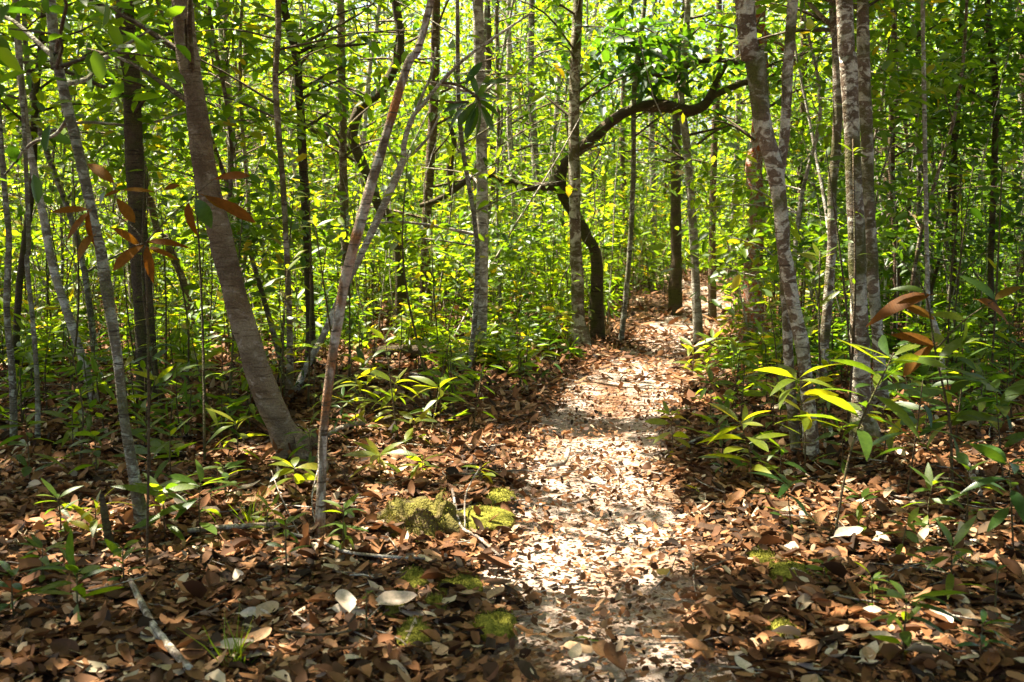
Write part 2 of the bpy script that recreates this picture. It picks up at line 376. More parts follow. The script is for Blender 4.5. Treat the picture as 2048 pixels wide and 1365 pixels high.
def moss_mat():
    m, N, K, out = nodes('moss')
    a = N.new('ShaderNodeAttribute'); a.attribute_name = 'tint'
    tc = N.new('ShaderNodeTexCoord'); n = N.new('ShaderNodeTexNoise'); n.inputs['Scale'].default_value = 60; n.inputs['Detail'].default_value = 4; K.new(tc.outputs['Object'], n.inputs['Vector'])
    r = ramp(N, [(.3, (.08, .08, .012)), (.7, (.26, .24, .035))]); K.new(n.outputs[0], r.inputs[0])
    p = N.new('ShaderNodeBsdfPrincipled'); p.inputs['Roughness'].default_value = 1; p.inputs['Specular IOR Level'].default_value = .1
    K.new(r.outputs[0], p.inputs['Base Color'])
    b = N.new('ShaderNodeBump'); b.inputs['Strength'].default_value = 1; b.inputs['Distance'].default_value = .02; K.new(n.outputs[0], b.inputs['Height']); K.new(b.outputs[0], p.inputs['Normal'])
    K.new(p.outputs[0], out.inputs[0]); return m
M_moss = moss_mat()

# ------------------------------------------------------------------ the ground
def stretch(lo, hi, fine, nfine, ncoarse, c=0.0):
    a = np.linspace(-fine, fine, nfine)
    g = np.geomspace(1, (hi) / fine, ncoarse)[1:] * fine
    return np.concatenate([-g[::-1], a, g]) + c
gx = stretch(0, 320, 9, 150, 26); gy = stretch(0, 320, 9.5, 170, 26, 9.5)
X, Y = np.meshgrid(gx, gy, indexing='ij')
pd = path_d(X, Y) + (fbm(X * 2.3, Y * 2.3, 4) - .5) * .7
onp = (1 - sstep(.75, 1.25, pd)) * (Y < 34)
Z = h(X, Y) - .055 * onp + (fbm(X * 6, Y * 6, 9, 2) - .5) * .03 * (1 - sstep(14, 20, np.hypot(X, Y)))
n1, n2 = X.shape
I, J = np.meshgrid(np.arange(n1 - 1), np.arange(n2 - 1), indexing='ij')
Q = np.stack([I * n2 + J, (I + 1) * n2 + J, (I + 1) * n2 + J + 1, I * n2 + J + 1], -1).reshape(-1, 4)
g = Geo(); g.add(np.stack([X, Y, Z], -1).reshape(-1, 3), {4: Q})
floor = tag(obj('forest_floor', g.mesh('forest_floor', M_floor)), 'brown forest floor covered in fallen leaves', 'ground', kind='structure')
ys = np.concatenate([np.linspace(-3, 14, 170), np.linspace(14.2, 33.5, 80)]); us = np.linspace(-1.5, 1.5, 41)
U, YY = np.meshgrid(us, ys, indexing='ij'); XX = path_x(YY) + U * path_h(YY)
ZZ = h(XX, YY) - .018 + (fbm(XX * 5, YY * 5, 3, 2) - .5) * .02 - .05 * sstep(1.1, 1.5, np.abs(U))
n1, n2 = XX.shape
I, J = np.meshgrid(np.arange(n1 - 1), np.arange(n2 - 1), indexing='ij')
Q = np.stack([I * n2 + J, (I + 1) * n2 + J, (I + 1) * n2 + J + 1, I * n2 + J + 1], -1).reshape(-1, 4)
g = Geo(); g.add(np.stack([XX, YY, ZZ], -1).reshape(-1, 3), {4: Q})
path = tag(obj('path', g.mesh('path', M_path)), 'pale sandy footpath strewn with leaf fragments', 'path', kind='structure')

# ------------------------------------------------------------------ trees traced from the photograph
def branch_leaves(g, C, n, L, spread, tmean, tsd=.18, tpl=HEX, lo=.25, droop=-.25, carve=True, org=None, out=None):
    """leaves scattered along a branch centre line C (local), org = world origin of the object"""
    if n <= 0: return
    t = lo + (1 - lo) * rng.random(n) ** .7
    idx = np.clip((t * (len(C) - 1)), 0, len(C) - 1.001); i = idx.astype(int); fr = (idx - i)[:, None]
    P = C[i] * (1 - fr) + C[i + 1] * fr + rng.normal(0, 1, (n, 3)) * np.array([spread, spread, spread * .55])
    D = rand_dirs(n, droop, .35)
    if out is not None: D = unit(D + .5 * out)
    Nn = unit(np.array([0, 0, 1.]) + rng.normal(0, .45, (n, 3)))
    if carve and org is not None:
        k = keep_sun(P + org); P, D, Nn = P[k], D[k], Nn[k]; n = len(P)
    l = L * rng.uniform(.65, 1.3, n)
    leaves(g, P, D, Nn, l, l * rng.uniform(.40, .54, n), tpl, rng.uniform(-.4, .02, n), np.clip(rng.normal(tmean, tsd, n), 0, 1))

def crown_on(gl, gw, C, r, org, nb, nleaf, L, tmean, s0=.4, blen=(.6, 1.7), spread=.22, updir=.45, minz=0.0, tw=0, tpl=HEX):
    """branches with leaves round a trunk centre line (local)"""
    made = 0
    for b in range(nb):
        s = s0 + (1 - s0) * (b + rng.random()) / nb
        k = min(int(s * (len(C) - 1)), len(C) - 2); p0 = C[k]
        if p0[2] < minz: continue
        a = rng.random() * 2 * math.pi; ln = rng.uniform(*blen) * (1.15 - .5 * s)
        d = np.array([math.cos(a), math.sin(a), rng.uniform(.1, .9) * updir * 2]); d /= np.linalg.norm(d)
        sd = np.array([-math.sin(a), math.cos(a), 0]) * rng.normal(0, .18)
        P = [p0, p0 + d * ln * .5 + sd * ln, p0 + d * ln - np.array([0, 0, .12 * ln])]
        rb = max(min(r[k] * .45, .02), .004)
        Cb, _ = tube(gw, P, [rb, rb * .6, rb * .25], 7, 4, 0, mat=tw, cap=False)
        branch_leaves(gl, Cb, nleaf // nb, L, spread, tmean + rng.normal(0, .07), org=org, out=d, tpl=tpl)

def hero_tree(name, label, pts, mat, limbs=(), top=9.0, Y=None, dy=0.0, flare=1.55, leaf=260, tone=.5, sides=12, group=None, crown=True, roots=0, dead=False, smooth_n=None, name_trunk='trunk'):
    """pts: (px, py, width px) from the foot upwards"""
    b = gnd(pts[0][0], pts[0][1]) if Y is None else at(pts[0][0], pts[0][1], Y)
    Y = b[1]
    if True: b[2] = float(h(b[0], b[1]))
    def loc(px, py, w, k=0.0):
        p = at(px, py, Y + k); return p - b, w * (Y + k) / F / 2
    P, R = [], []
    n = len(pts)
    for i, (x, y, w) in enumerate(pts):
        p, r = loc(x, y, w, dy * i / n); P.append(p); R.append(r)
    P[0] = np.array([0, 0, 0.])
    P = [P[0] + (P[0] - P[1]) / np.linalg.norm(P[0] - P[1]) * .12] + P; R = [R[0] * flare] + R
    R[1] *= 1 + (flare - 1) * .5
    if top and P[-1][2] + b[2] < top:
        d = unit(P[-1] - P[-2]); d = unit(d * .6 + np.array([0, 0, 1.]) * .6); z = P[-1][2] + b[2]; k = (top - z) / d[2]
        P += [P[-1] + d * k * .5 + np.array([rng.normal(0, .06), rng.normal(0, .06), 0]), P[-1] + d * k]; R += [R[-1] * .8, R[-1] * .3]
    if name == 'old_bent_tree': R = [q * .78 for q in R]
    root = tag(empty(name, b), label, 'tree', group)
    g = Geo(); C, r = tube(g, P, R, smooth_n or 56, sides, .2 if name in ('old_bent_tree', 'arching_dark_tree') else .11)
    for k in range(roots):
        a = k / roots * 6.283 + rng.random(); d = np.array([math.cos(a), math.sin(a), 0])
        tube(g, [d * R[1] * .4 + [0, 0, R[1] * 1.6], d * R[1] * 1.2 + [0, 0, .03], d * R[1] * 2.6 + [0, 0, -.05]], [R[1] * .5, R[1] * .4, R[1] * .15], 7, 6, .1)
    obj(name_trunk, g.mesh(name_trunk, mat), root)
    gl, gw = Geo(), Geo()
    for L in limbs:
        lm = Geo(); LP, LR = [], []
        for (x, y, w) in L['pts']:
            p, rr = loc(x, y, w, L.get('dy', 0.0)); LP.append(p); LR.append(rr * (.78 if name == 'old_bent_tree' else 1))
        if 'dy2' in L:
            for i in range(len(LP)): 
                x, y, w = L['pts'][i]; LP[i], LR[i] = loc(x, y, w, L['dy2'] * i / (len(LP) - 1))
        if L.get('up'):
            d = unit(LP[-1] - LP[-2]); d = unit(d + [0, 0, .3]); z = LP[-1][2] + b[2]; k = max(L['up'] - z, .5) / max(d[2], .3)
            LP += [LP[-1] + d * k * .5, LP[-1] + d * k]; LR += [LR[-1] * .8, LR[-1] * .3]
        Cl, rl = tube(lm, LP, LR, max(12, 6 * len(LP)), L.get('sides', 8), .08)
        obj(L.get('name', 'limb'), lm.mesh('limb', L.get('mat', mat)), root)
        if L.get('leaf'): branch_leaves(gl, Cl, L['leaf'], L.get('L', .14), L.get('spread', .2), L.get('tone', tone), org=b, lo=L.get('lo', .5), carve=L.get('tone', tone) > .2)
    if crown and leaf:
        crown_on(gl, gw, C, r, b, 20, int(leaf * 2.2), .115 + .0025 * Y, tone, s0=.34, minz=2.2 if Y > 8.5 or b[0] < -1.2 else 2.9)
    if gl.n:
        c = obj('crown', gl.mesh('crown', M_leaf), root); c['kind'] = 'stuff'
    if gw.n: obj('branches', gw.mesh('branches', B_twig), root)['kind'] = 'stuff'
    return root, b, C, r

T = {}
T['lean'] = hero_tree('leaning_tree', 'thick smooth grey-brown tree trunk leaning sideways with reddish base', [(600, 925, 60), (560, 850, 54), (522, 760, 50), (482, 630, 48), (442, 480, 47), (408, 330, 45), (386, 170, 43), (364, 0, 40)], B_lean, flare=1.5, sides=18, leaf=520, roots=4, top=8)
T['dark'] = hero_tree('dark_tree', 'dark brown mossy tree trunk standing behind the leaning grey-brown trunk', [(302, 812, 44), (293, 730, 39), (286, 640, 38), (276, 460, 37), (270, 330, 36), (262, 150, 34), (250, 0, 32)], B_darkm, limbs=[{'pts': [(312, 800, 14), (303, 660, 16), (296, 560, 15), (290, 470, 12), (288, 420, 6)], 'dy': -.05}], leaf=420)
T['lichen'] = hero_tree('lichen_tree', 'slender crooked grey tree with lichen patches and side branches', [(292, 1085, 28), (268, 950, 24), (247, 830, 20), (236, 720, 21), (222, 630, 22), (204, 520, 22), (185, 430, 21), (158, 310, 20), (130, 190, 20), (112, 110, 20), (100, 0, 20)], B_grey,
    limbs=[{'pts': [(124, 168, 11), (150, 165, 10), (178, 155, 9), (205, 120, 9), (240, 98, 7), (300, 60, 4)], 'leaf': 40, 'dy2': .5}, {'pts': [(112, 120, 11), (70, 80, 9), (30, 45, 8), (0, 30, 7)], 'leaf': 30, 'dy2': .3}, {'pts': [(140, 230, 8), (110, 270, 7), (60, 290, 6), (10, 350, 4)], 'leaf': 20, 'dy2': .4}], leaf=200, tone=.4)
T['white_l'] = hero_tree('white_stem_tree', 'thin whitish tree with crooked stem left of the dark mossy trunk', [(197, 825, 18), (172, 740, 16), (145, 655, 16), (110, 550, 16), (86, 430, 15), (68, 340, 14), (52, 250, 13), (38, 120, 12), (30, 0, 11)], B_pale, limbs=[{'pts': [(60, 290, 8), (110, 260, 7), (170, 245, 6), (280, 250, 5), (370, 225, 3)], 'dy2': .6, 'leaf': 50}], leaf=220, top=7)
fork, fb, fC, fr = hero_tree('orange_sapling_tree', 'thin leaning young tree with orange-brown and white patched bark', [(640, 1100, 19), (643, 960, 18), (649, 840, 18), (668, 690, 20), (694, 545, 21), (735, 395, 20), (775, 262, 18), (815, 130, 16), (862, 0, 14)], B_orange, leaf=160, top=6, sides=10)
bare, bb, bC, br = hero_tree('forked_bare_tree', 'slender whitish leaning stem that forks into bare twigs beside the orange-barked stem', [(588, 795, 14), (612, 735, 13), (645, 675, 13), (690, 575, 14), (745, 462, 15), (790, 360, 15), (806, 322, 14), (809, 285, 11), (822, 240, 9), (850, 205, 8), (882, 165, 7), (940, 110, 6), (1060, 28, 4)], B_pale, top=None, leaf=0, sides=8,
    limbs=[{'pts': [(808, 318, 8), (828, 305, 7), (856, 275, 5), (880, 230, 3)]}, {'pts': [(820, 255, 7), (845, 190, 6), (862, 150, 5), (872, 95, 3)]}, {'pts': [(882, 165, 6), (920, 172, 6), (954, 195, 5), (962, 215, 3)], 'mat': B_brown}, {'pts': [(860, 200, 5), (905, 205, 5), (938, 205, 4)], 'mat': B_brown}, {'pts': [(800, 335, 5), (770, 270, 3), (795, 225, 2)]}])
T['tan'] = hero_tree('tan_stem_tree', 'thin reddish-tan straight stem left of the orange-patched stem', [(578, 810, 14), (580, 690, 13), (576, 560, 12), (566, 370, 12), (551, 170, 12), (556, 0, 11)], B_reddish, leaf=200, top=7)
T['curvy'] = hero_tree('curvy_dark_tree', 'dark slender tree bending at the top behind the tan stem', [(622, 745, 20), (620, 620, 18), (614, 480, 18), (606, 320, 17), (598, 190, 17), (590, 100, 16), (566, 0, 15)], B_darkm, limbs=[{'pts': [(598, 105, 9), (630, 93, 8), (690, 92, 6), (760, 85, 4)], 'leaf': 40}], leaf=260, top=7)
T['green_tan'] = hero_tree('olive_tan_tree', 'straight olive-tan stem behind the leaning orange-patched stem', [(692, 690, 20), (691, 560, 18), (688, 400, 17), (684, 200, 16), (680, 0, 15)], B_reddish, leaf=300, top=8)
T['centre'] = hero_tree('banded_tree', 'straight grey-brown banded trunk with pale lichen beside the sandy path', [(1160, 692, 34), (1157, 640, 27), (1155, 560, 25), (1150, 450, 23), (1148, 300, 22), (1150, 150, 21), (1156, 0, 20)], B_mott, leaf=420, roots=4, sides=12)
T['pale_wavy'] = hero_tree('pale_wavy_tree', 'pale grey slightly wavy stem standing in front of the dark bent limb', [(1397, 682, 18), (1392, 580, 17), (1388, 480, 17), (1381, 380, 16), (1372, 280, 15), (1362, 200, 14), (1368, 120, 14), (1376, 0, 13)], B_pale, leaf=300)
T['path_dark'] = hero_tree('dark_path_tree', 'dark brown straight trunk at the bend of the path', [(1350, 628, 26), (1352, 520, 22), (1351, 420, 22), (1354, 230, 18), (1362, 100, 15), (1372, 0, 14)], B_darkm, leaf=350)
T['grey_path'] = hero_tree('grey_brown_path_tree', 'thin grey-brown straight stem between the dark path trunk and the red trunk', [(1424, 640, 15), (1425, 450, 13), (1428, 300, 13), (1435, 150, 13), (1438, 0, 12)], B_brown, leaf=300)
T['red'] = hero_tree('red_bark_tree', 'stout trunk with peeling red-orange and white bark right of the path', [(1507, 700, 46), (1505, 600, 39), (1508, 500, 36), (1515, 420, 33), (1508, 335, 32), (1520, 250, 30), (1521, 100, 28), (1515, 0, 27)], B_red, leaf=420, sides=16, roots=3,
    limbs=[{'pts': [(1520, 60, 12), (1560, 90, 10), (1590, 130, 8)], 'leaf': 30}])
T['fork'] = hero_tree('forked_white_tree', 'white and brown mottled trunk forking low into two crossing stems', [(1624, 930, 30), (1616, 800, 28), (1605, 700, 27), (1588, 610, 27), (1568, 500, 28), (1560, 410, 30), (1548, 335, 34), (1524, 240, 35), (1510, 120, 37), (1490, 0, 38)], B_mott, leaf=420, sides=14,
    limbs=[{'pts': [(1556, 400, 18), (1560, 345, 20), (1570, 260, 20), (1576, 130, 21), (1586, 0, 22)], 'up': 8, 'sides': 10, 'name': 'stem', 'dy': .05, 'leaf': 40, 'lo': .8}, {'pts': [(1592, 905, 22), (1584, 820, 21), (1576, 700, 20), (1572, 600, 20), (1567, 520, 20), (1564, 460, 16)], 'dy': .12, 'name': 'stem', 'sides': 10}])
T['mossy'] = hero_tree('mossy_patched_tree', 'thin mossy stem with white patches between the forked trunk and the stout mottled trunk', [(1640, 800, 20), (1648, 700, 19), (1656, 600, 19), (1664, 480, 18), (1664, 380, 18), (1672, 300, 19), (1676, 200, 20), (1673, 60, 21), (1670, 0, 21)], B_mott, limbs=[{'pts': [(1674, 60, 10), (1640, 30, 9), (1605, -10, 8)], 'leaf': 20}], leaf=260)
T['big'] = hero_tree('stout_mottled_tree', 'stout straight trunk mottled white, grey and brown with mossy foot', [(1726, 890, 46), (1722, 790, 39), (1720, 690, 37), (1717, 600, 36), (1712, 450, 34), (1705, 300, 32), (1697, 120, 32), (1688, 0, 31)], B_mott, leaf=480, sides=18, roots=4)
T['big2'] = hero_tree('brown_mottled_tree', 'brown mottled trunk standing close behind the stout mottled trunk', [(1762, 830, 26), (1757, 700, 24), (1746, 560, 23), (1738, 400, 24), (1731, 200, 24), (1725, 0, 24)], B_mott, leaf=300)
# the old tree with bent mossy limbs far behind the banded trunk
Yold = 12.6
old = hero_tree('old_bent_tree', 'old dark mossy tree with long arching and twisted limbs over the undergrowth', [(1196, 585, 34), (1192, 520, 30), (1172, 470, 28), (1148, 425, 28), (1122, 380, 30), (1122, 345, 30), (1150, 308, 28), (1198, 265, 28), (1250, 226, 27), (1318, 210, 26), (1385, 222, 25), (1418, 198, 21), (1432, 165, 17), (1452, 130, 12)], B_darkm, top=None, leaf=0, sides=10, Y=Yold, smooth_n=70,
    limbs=[{'pts': [(1128, 372, 26), (1085, 374, 22), (1045, 372, 22), (1000, 357, 20), (955, 345, 17), (920, 372, 15), (880, 398, 14), (840, 412, 11)], 'leaf': 420, 'spread': .6, 'lo': .1},
           {'pts': [(905, 385, 17), (900, 330, 19), (908, 285, 15), (900, 250, 9)], 'leaf': 60, 'spread': .4},
           {'pts': [(1420, 196, 15), (1470, 172, 16), (1500, 165, 16), (1545, 175, 11), (1590, 120, 7)], 'leaf': 60, 'spread': .4},
           {'pts': [(1322, 208, 9), (1290, 175, 8), (1288, 150, 8), (1320, 152, 10), (1355, 158, 12), (1378, 130, 13), (1430, 120, 13), (1480, 128, 12), (1520, 140, 9)], 'leaf': 90, 'spread': .35, 'tone': .12},
           {'pts': [(1300, 168, 6), (1280, 120, 5), (1290, 70, 4)], 'leaf': 420, 'spread': .42, 'tone': .10, 'L': .2, 'lo': 0.0}])
T['arch'] = hero_tree('arching_dark_tree', 'dark crooked tree with S-shaped mossy limb behind the leaning orange stem', [(800, 640, 22), (800, 540, 20), (790, 450, 20), (758, 412, 20), (742, 365, 20), (718, 315, 20), (704, 265, 21), (722, 215, 21), (765, 178, 20), (795, 120, 19), (800, 60, 17), (790, 0, 16)], B_darkm, Y=13.0, leaf=300, top=6.5, sides=10, smooth_n=60,
    limbs=[{'pts': [(712, 300, 11), (680, 290, 13), (655, 272, 13), (622, 258, 10)], 'leaf': 50, 'spread': .3}])

# thin background stems that can be told apart, traced one by one
thin = [(955, 655, 955, 280, 11, B_grey, 'grey straight stem left of the thin wavy white-spotted stem'), (1036, 655, 1018, 120, 12, B_pale, 'thin wavy white-spotted stem between the lush plants and the path'),
        (1076, 628, 1064, 0, 15, B_grey, 'grey lichen-covered stem just left of the banded trunk'), (1100, 610, 1108, 0, 10, B_pale, 'very thin pale straight stem touching the banded trunk\'s left side'),
        (1242, 685, 1290, 0, 10, B_grey, 'thin grey-brown stem leaning right beside the path bend'), (1255, 600, 1240, 0, 11, B_brown, 'thin brown stem behind the path bend'),
        (1303, 585, 1310, 0, 12, B_grey, 'grey stem behind the dark trunk at the path bend'), (990, 620, 1005, 330, 10, B_pale, 'short white-barked stem among the lush green plants'),
        (480, 640, 440, 0, 18, B_grey, 'grey slender stem right of the smooth leaning trunk'), (498, 660, 452, 120, 10, B_reddish, 'thin reddish stem just behind the grey slender stem'),
        (1475, 600, 1470, 0, 10, B_grey, 'thin grey stem left of the red-barked trunk'), (1600, 660, 1605, 0, 12, B_brown, 'thin brown stem behind the forked white trunk'),
        (1785, 700, 1790, 0, 13, B_brown, 'brown slender stem right of the brown mottled trunk'), (1830, 690, 1840, 0, 11, B_grey, 'grey slender stem in the shaded thicket right of the mottled trunks'),
        (1900, 700, 1925, 0, 10, B_darkm, 'dark thin stem in the shaded thicket'), (1985, 720, 1975, 0, 13, B_darkm, 'dark stem at the edge of the shaded thicket'),
        (28, 900, 5, 330, 13, B_grey, 'grey mossy thin stem at the edge of the shaded leaf litter'), (75, 900, 55, 400, 10, B_grey, 'thin grey-green stem close to the mossy grey stem'), (1905, 805, 1855, 560, 11, B_pale, 'pale thin leaning stem behind the big-leaved plants'),
        (690, 640, 760, 0, 9, B_pale, 'pale thin stem leaning right behind the arching dark tree'), (30, 760, 90, 0, 13, B_darkm, 'dark mossy slender trunk by the thin whitish tree'), (420, 700, 300, 400, 16, B_brown, 'brown leaning pole between the dark mossy trunk and the leaning trunk')]
for (x0, y0, x1, y1, w, m, lab) in thin:
    k = [.25, .5, .75]
    pts = [(x0, y0, w * 1.15)] + [(x0 + (x1 - x0) * t + rng.normal(0, 5), y0 + (y1 - y0) * t, w) for t in k] + [(x1, y1, w * .85)]
    hero_tree('slender_tree', lab, pts, m, leaf=70 if 980 < x0 < 1330 else 190, top=7.5, sides=8, smooth_n=34, flare=1.2, tone=.55)

# ------------------------------------------------------------------ background trees
def bg_tree(x, y, H, r0, mat, nb, nleaf, L, tone, label, group, s0=.16):
    b = np.array([x, y, float(h(x, y))])
    lean = rng.normal(0, .24 if rng.random() < .14 else .07, 2); P = []; q = np.array([0., 0.])
    for k in range(6):
        P.append([q[0], q[1], H * k / 5 - (.1 if k == 0 else 0)]); q = q + lean * H / 5 + rng.normal(0, .055 * math.sqrt(H), 2)
    R = r0 * np.array([1.15, .95, .85, .72, .55, .2])
    root = tag(empty('slender_tree', b), label, 'tree', group)
    g = Geo(); C, r = tube(g, P, R, 20, 6 if r0 < .06 else 8, .08); 
    gl, gw = Geo(), Geo()
    crown_on(gl, gw, C, r, b, nb, nleaf, L, tone, s0=s0, blen=(.6, 2.0), spread=.28, tpl=HEX if y < 11.5 else DIA)
    obj('trunk', g.mesh('trunk', mat), root)
    if gw.n: obj('branches', gw.mesh('branches', mat), root)['kind'] = 'stuff'
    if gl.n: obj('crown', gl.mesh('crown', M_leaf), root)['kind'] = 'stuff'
kinds = [(B_grey, 'grey'), (B_pale, 'pale whitish'), (B_brown, 'brown'), (B_darkm, 'dark mossy'), (B_reddish, 'reddish-brown')]
cnt = 0; tries = 0; spots = []
while cnt < 245 and tries < 9000:
    tries += 1
    y = 9.5 + 33 * rng.random() ** 1.15; x = rng.uniform(-1, 1) * (.56 * y + .8)
    if path_d(x, y) * path_h(y) < path_h(y) + .35 + .25 * (y < 16): continue
    if abs(x - path_x(y)) < 1.2 and y < 22: continue
    pxl = 1024 + F * x / y
    if (1060 < pxl < 1480 and y < 14) or (1470 < pxl < 1545 and y < 12.5) or (650 < pxl < 880 and y < 13.2): continue
    if any((x - a) ** 2 + (y - b_) ** 2 < (.30 + .012 * y) ** 2 for a, b_ in spots): continue
    spots.append((x, y)); cnt += 1
    m, nm = kinds[rng.choice(5, p=[.36, .26, .2, .05, .13])]
    big = rng.random() < .14
    side = 'left of the path' if x < path_x(y) else 'right of the path'
    dist = 'in the dense forest' if y > 20 else 'in the nearer thicket'
    r0 = rng.uniform(.05, .075) if big else rng.uniform(.014, .036)
    H = rng.uniform(7, 11) if big else rng.uniform(3.5, 8.5)
    right_shade_tint = x > .30 * y  # shade on the right is put into the leaf tint of these trees
    bg_tree(x, y, H, r0, m, 18 if big else 16, 1900 if y < 17 else 2300, 0.10 + .0026 * y, (.42 if right_shade_tint else .62) + rng.normal(0, .08),
            f"{'sturdy' if big else 'thin'} {nm} stem {dist} {side}", f"{'sturdy' if big else 'thin'} {nm} trees {dist} {side}")

# ------------------------------------------------------------------ overhead canopy and distant forest
def canopy(name, label, n, xr, yr, zr, L, tone, cl=26, cs=.55):
    gl = Geo(); nc = n // cl
    c = np.stack([rng.uniform(*xr, nc), rng.uniform(*yr, nc), rng.uniform(*zr, nc)], 1)
    P = (c[:, None] + rng.normal(0, 1, (nc, cl, 3)) * np.array([cs, cs, cs * .35])).reshape(-1, 3)
    P = P[keep_sun(P)]
    m = len(P); l = L * rng.uniform(.7, 1.3, m)
    leaves(gl, P, rand_dirs(m, -.2, .35), unit(np.array([0, 0, 1.]) + rng.normal(0, .4, (m, 3))), l, l * rng.uniform(.42, .56, m), DIA, rng.uniform(-.3, 0, m), np.clip(rng.normal(tone, .2, m), 0, 1))
    for q in c[::3]:
        d = rand_dirs(1, .2, .3)[0] * rng.uniform(.6, 1.2)
        tube(gl, [q - d, q + rng.normal(0, .08, 3), q + d], [.012, .009, .003], 4, 3, 0, mat=1, cap=False)
    o = obj(name, gl.mesh(name, [M_leaf, B_twig])); return tag(o, label, 'foliage', kind='stuff')
canopy('forest_canopy', 'unseen leafy canopy overhead with gaps shaped for the sun patches', 54000, (-13, 9), (-4, 12.5), (6.2, 10.5), .23, .5)  # out-of-view leaves that cast the dapple, gaps cut along the sun direction
canopy('low_canopy', 'dense leafy canopy shading the path\'s near verges', 36000, (-11, 4.5), (2.2, 11.5), (5.6, 9), .20, .45, cs=.45)  # extra unseen leaves, added only to deepen shade on the near ground
canopy('far_canopy', 'bright leafy canopy of the deeper forest', 30000, (-26, 24), (16, 42), (6.0, 13), .30, .62, cs=.8)
# the wood beyond that reads as one mass
gl = Geo(); n = 210000
P = np.stack([rng.uniform(-1, 1, n), 34 + 26 * rng.random(n), np.abs(rng.normal(0, 1, n))], 1)
P[:, 0] *= .58 * P[:, 1] + 2; P[:, 2] = .2 + 13 * rng.random(n) ** 1.1
cl = fbm(P[:, 0] * .55, P[:, 1] * .55, P[:, 2] * .7, 2); P = P[cl > .47]
m = len(P); l = .26 * rng.uniform(.6, 1.3, m)
leaves(gl, P, rand_dirs(m, -.25, .35), unit(np.array([0, 0, 1.]) + rng.normal(0, .5, (m, 3))), l, l * rng.uniform(.42, .58, m), DIA, -.1, np.clip(rng.normal(.66, .2, m), 0, 1))
for k in range(240):
    y = rng.uniform(34, 60); x = rng.uniform(-1, 1) * (.58 * y + 2)
    if abs(x - path_x(y)) < .8: continue
    a = rng.normal(0, .4, 2); H = rng.uniform(6, 15)
    tube(gl, [(x, y, -.2), (x + a[0] * .5, y + a[1] * .5, H * .5), (x + a[0], y + a[1], H)], np.array([1, .8, .3]) * rng.uniform(.04, .11), 7, 5, .05, mat=1 + int(rng.integers(0, 3)))
tag(obj('distant_forest', gl.mesh('distant_forest', [M_leaf, B_grey, B_brown, B_pale])), 'far-off mass of bright green forest behind the standing trees', 'forest', kind='stuff')

# ------------------------------------------------------------------ saplings and plants
def leaf_mesh(name, mat, bend, aspect, wave=.02, fold=.16, form='lance'):
    us = np.array([0, .08, .22, .40, .58, .75, .90, 1.0])
    ws = {'lance': [.05, .42, .82, 1., .95, .7, .34, .03], 'obov': [.05, .28, .58, .86, 1., .92, .52, .04], 'oval': [.06, .6, .95, 1., .95, .78, .42, .05]}[form]
    V, f = blade(us, ws, fold, 5 if form == 'oval' else 3, .10, wave)
    V = V * np.array([1, aspect, aspect]); V[:, 2] += bend * np.clip(V[:, 0], 0, 1) ** 2
    g = Geo(); g.add(V, f); return g.mesh(name, mat)
LM = {}
for key, mat in (('green', M_leafo), ('lime', M_lime), ('dark', M_dark), ('rust', M_rust)):
    LM[key] = [leaf_mesh('leaf_' + key, mat, b, a, form=fm) for b, a, fm in ((-.2, .26, 'lance'), (-.38, .25, 'lance'), (-.55, .24, 'lance'), (-.3, .29, 'obov'), (-.08, .26, 'lance'), (-.45, .20, 'lance'))]
def put_leaf(root, me, pos, d, nrm, L, wf=1.0, name='leaf'):
    d = unit(d); s = unit(np.cross(nrm, d)); n = np.cross(d, s)
    o = obj(name, me, root)
    M = Matrix(((d[0] * L, s[0] * L * wf, n[0] * L, pos[0]), (d[1] * L, s[1] * L * wf, n[1] * L, pos[1]), (d[2] * L, s[2] * L * wf, n[2] * L, pos[2]), (0, 0, 0, 1)))
    o.matrix_local = M
    return o
def sapling(base, H, nl, L, tone, label, group=None, lean=(0, 0), parts=True, name='sapling', lo=.3, whorl=4, stemr=None, joined_tone=.6, tilt=.35, wf=1.0):
    nl = int(nl * 1.15)
    base = np.asarray(base, float)
    root = tag(empty(name, base), label, 'plant', group)
    top = np.array([lean[0], lean[1], H]); mid = top * .5 + rng.normal(0, .03, 3) * H
    r = stemr or max(.0035, .006 * math.sqrt(H))
    gs = Geo(); C, rr = tube(gs, [(0, 0, -.04), mid, top], [r * 1.2, r, r * .5], 9, 5, .05)
    gl = Geo(); a0 = rng.random() * 6.28
    items = []
    for k in range(nl):
        if k < whorl: s = .97 - .02 * rng.random(); el = rng.uniform(.1, .8)
        else: s = lo + (.95 - lo) * (k - whorl + rng.random()) / max(nl - whorl, 1); el = rng.normal(tilt * .6, .3)
        a = a0 + k * 2.4 + rng.normal(0, .25); i = min(int(s * 8), 7); p = C[i] + (C[i + 1] - C[i]) * (s * 8 - i)
        d = np.array([math.cos(a) * math.cos(el), math.sin(a) * math.cos(el), math.sin(el)])
        nrm = unit(np.array([0, 0, 1.]) + rng.normal(0, .38, 3))
        items.append((p + d * L * .09, d, nrm, L * rng.uniform(.6, 1.15)))
    st = obj('stem', gs.mesh('stem', B_stem), root)
    if parts:
        for p, d, nrm, l in items: put_leaf(root, random.choice(LM[tone]), p, d, nrm, l, wf)
    else:
        A = [np.array([it[j] for it in items]) for j in range(4)]
        n = len(items); leaves(gl, A[0], A[1], A[2], A[3], A[3] * rng.uniform(.26, .36, n), MID, rng.uniform(-.4, 0, n), np.clip(rng.normal(joined_tone, .15, n), 0, 1))
        obj('foliage', gl.mesh('foliage', M_leaf), root)['kind'] = 'stuff'
    return root
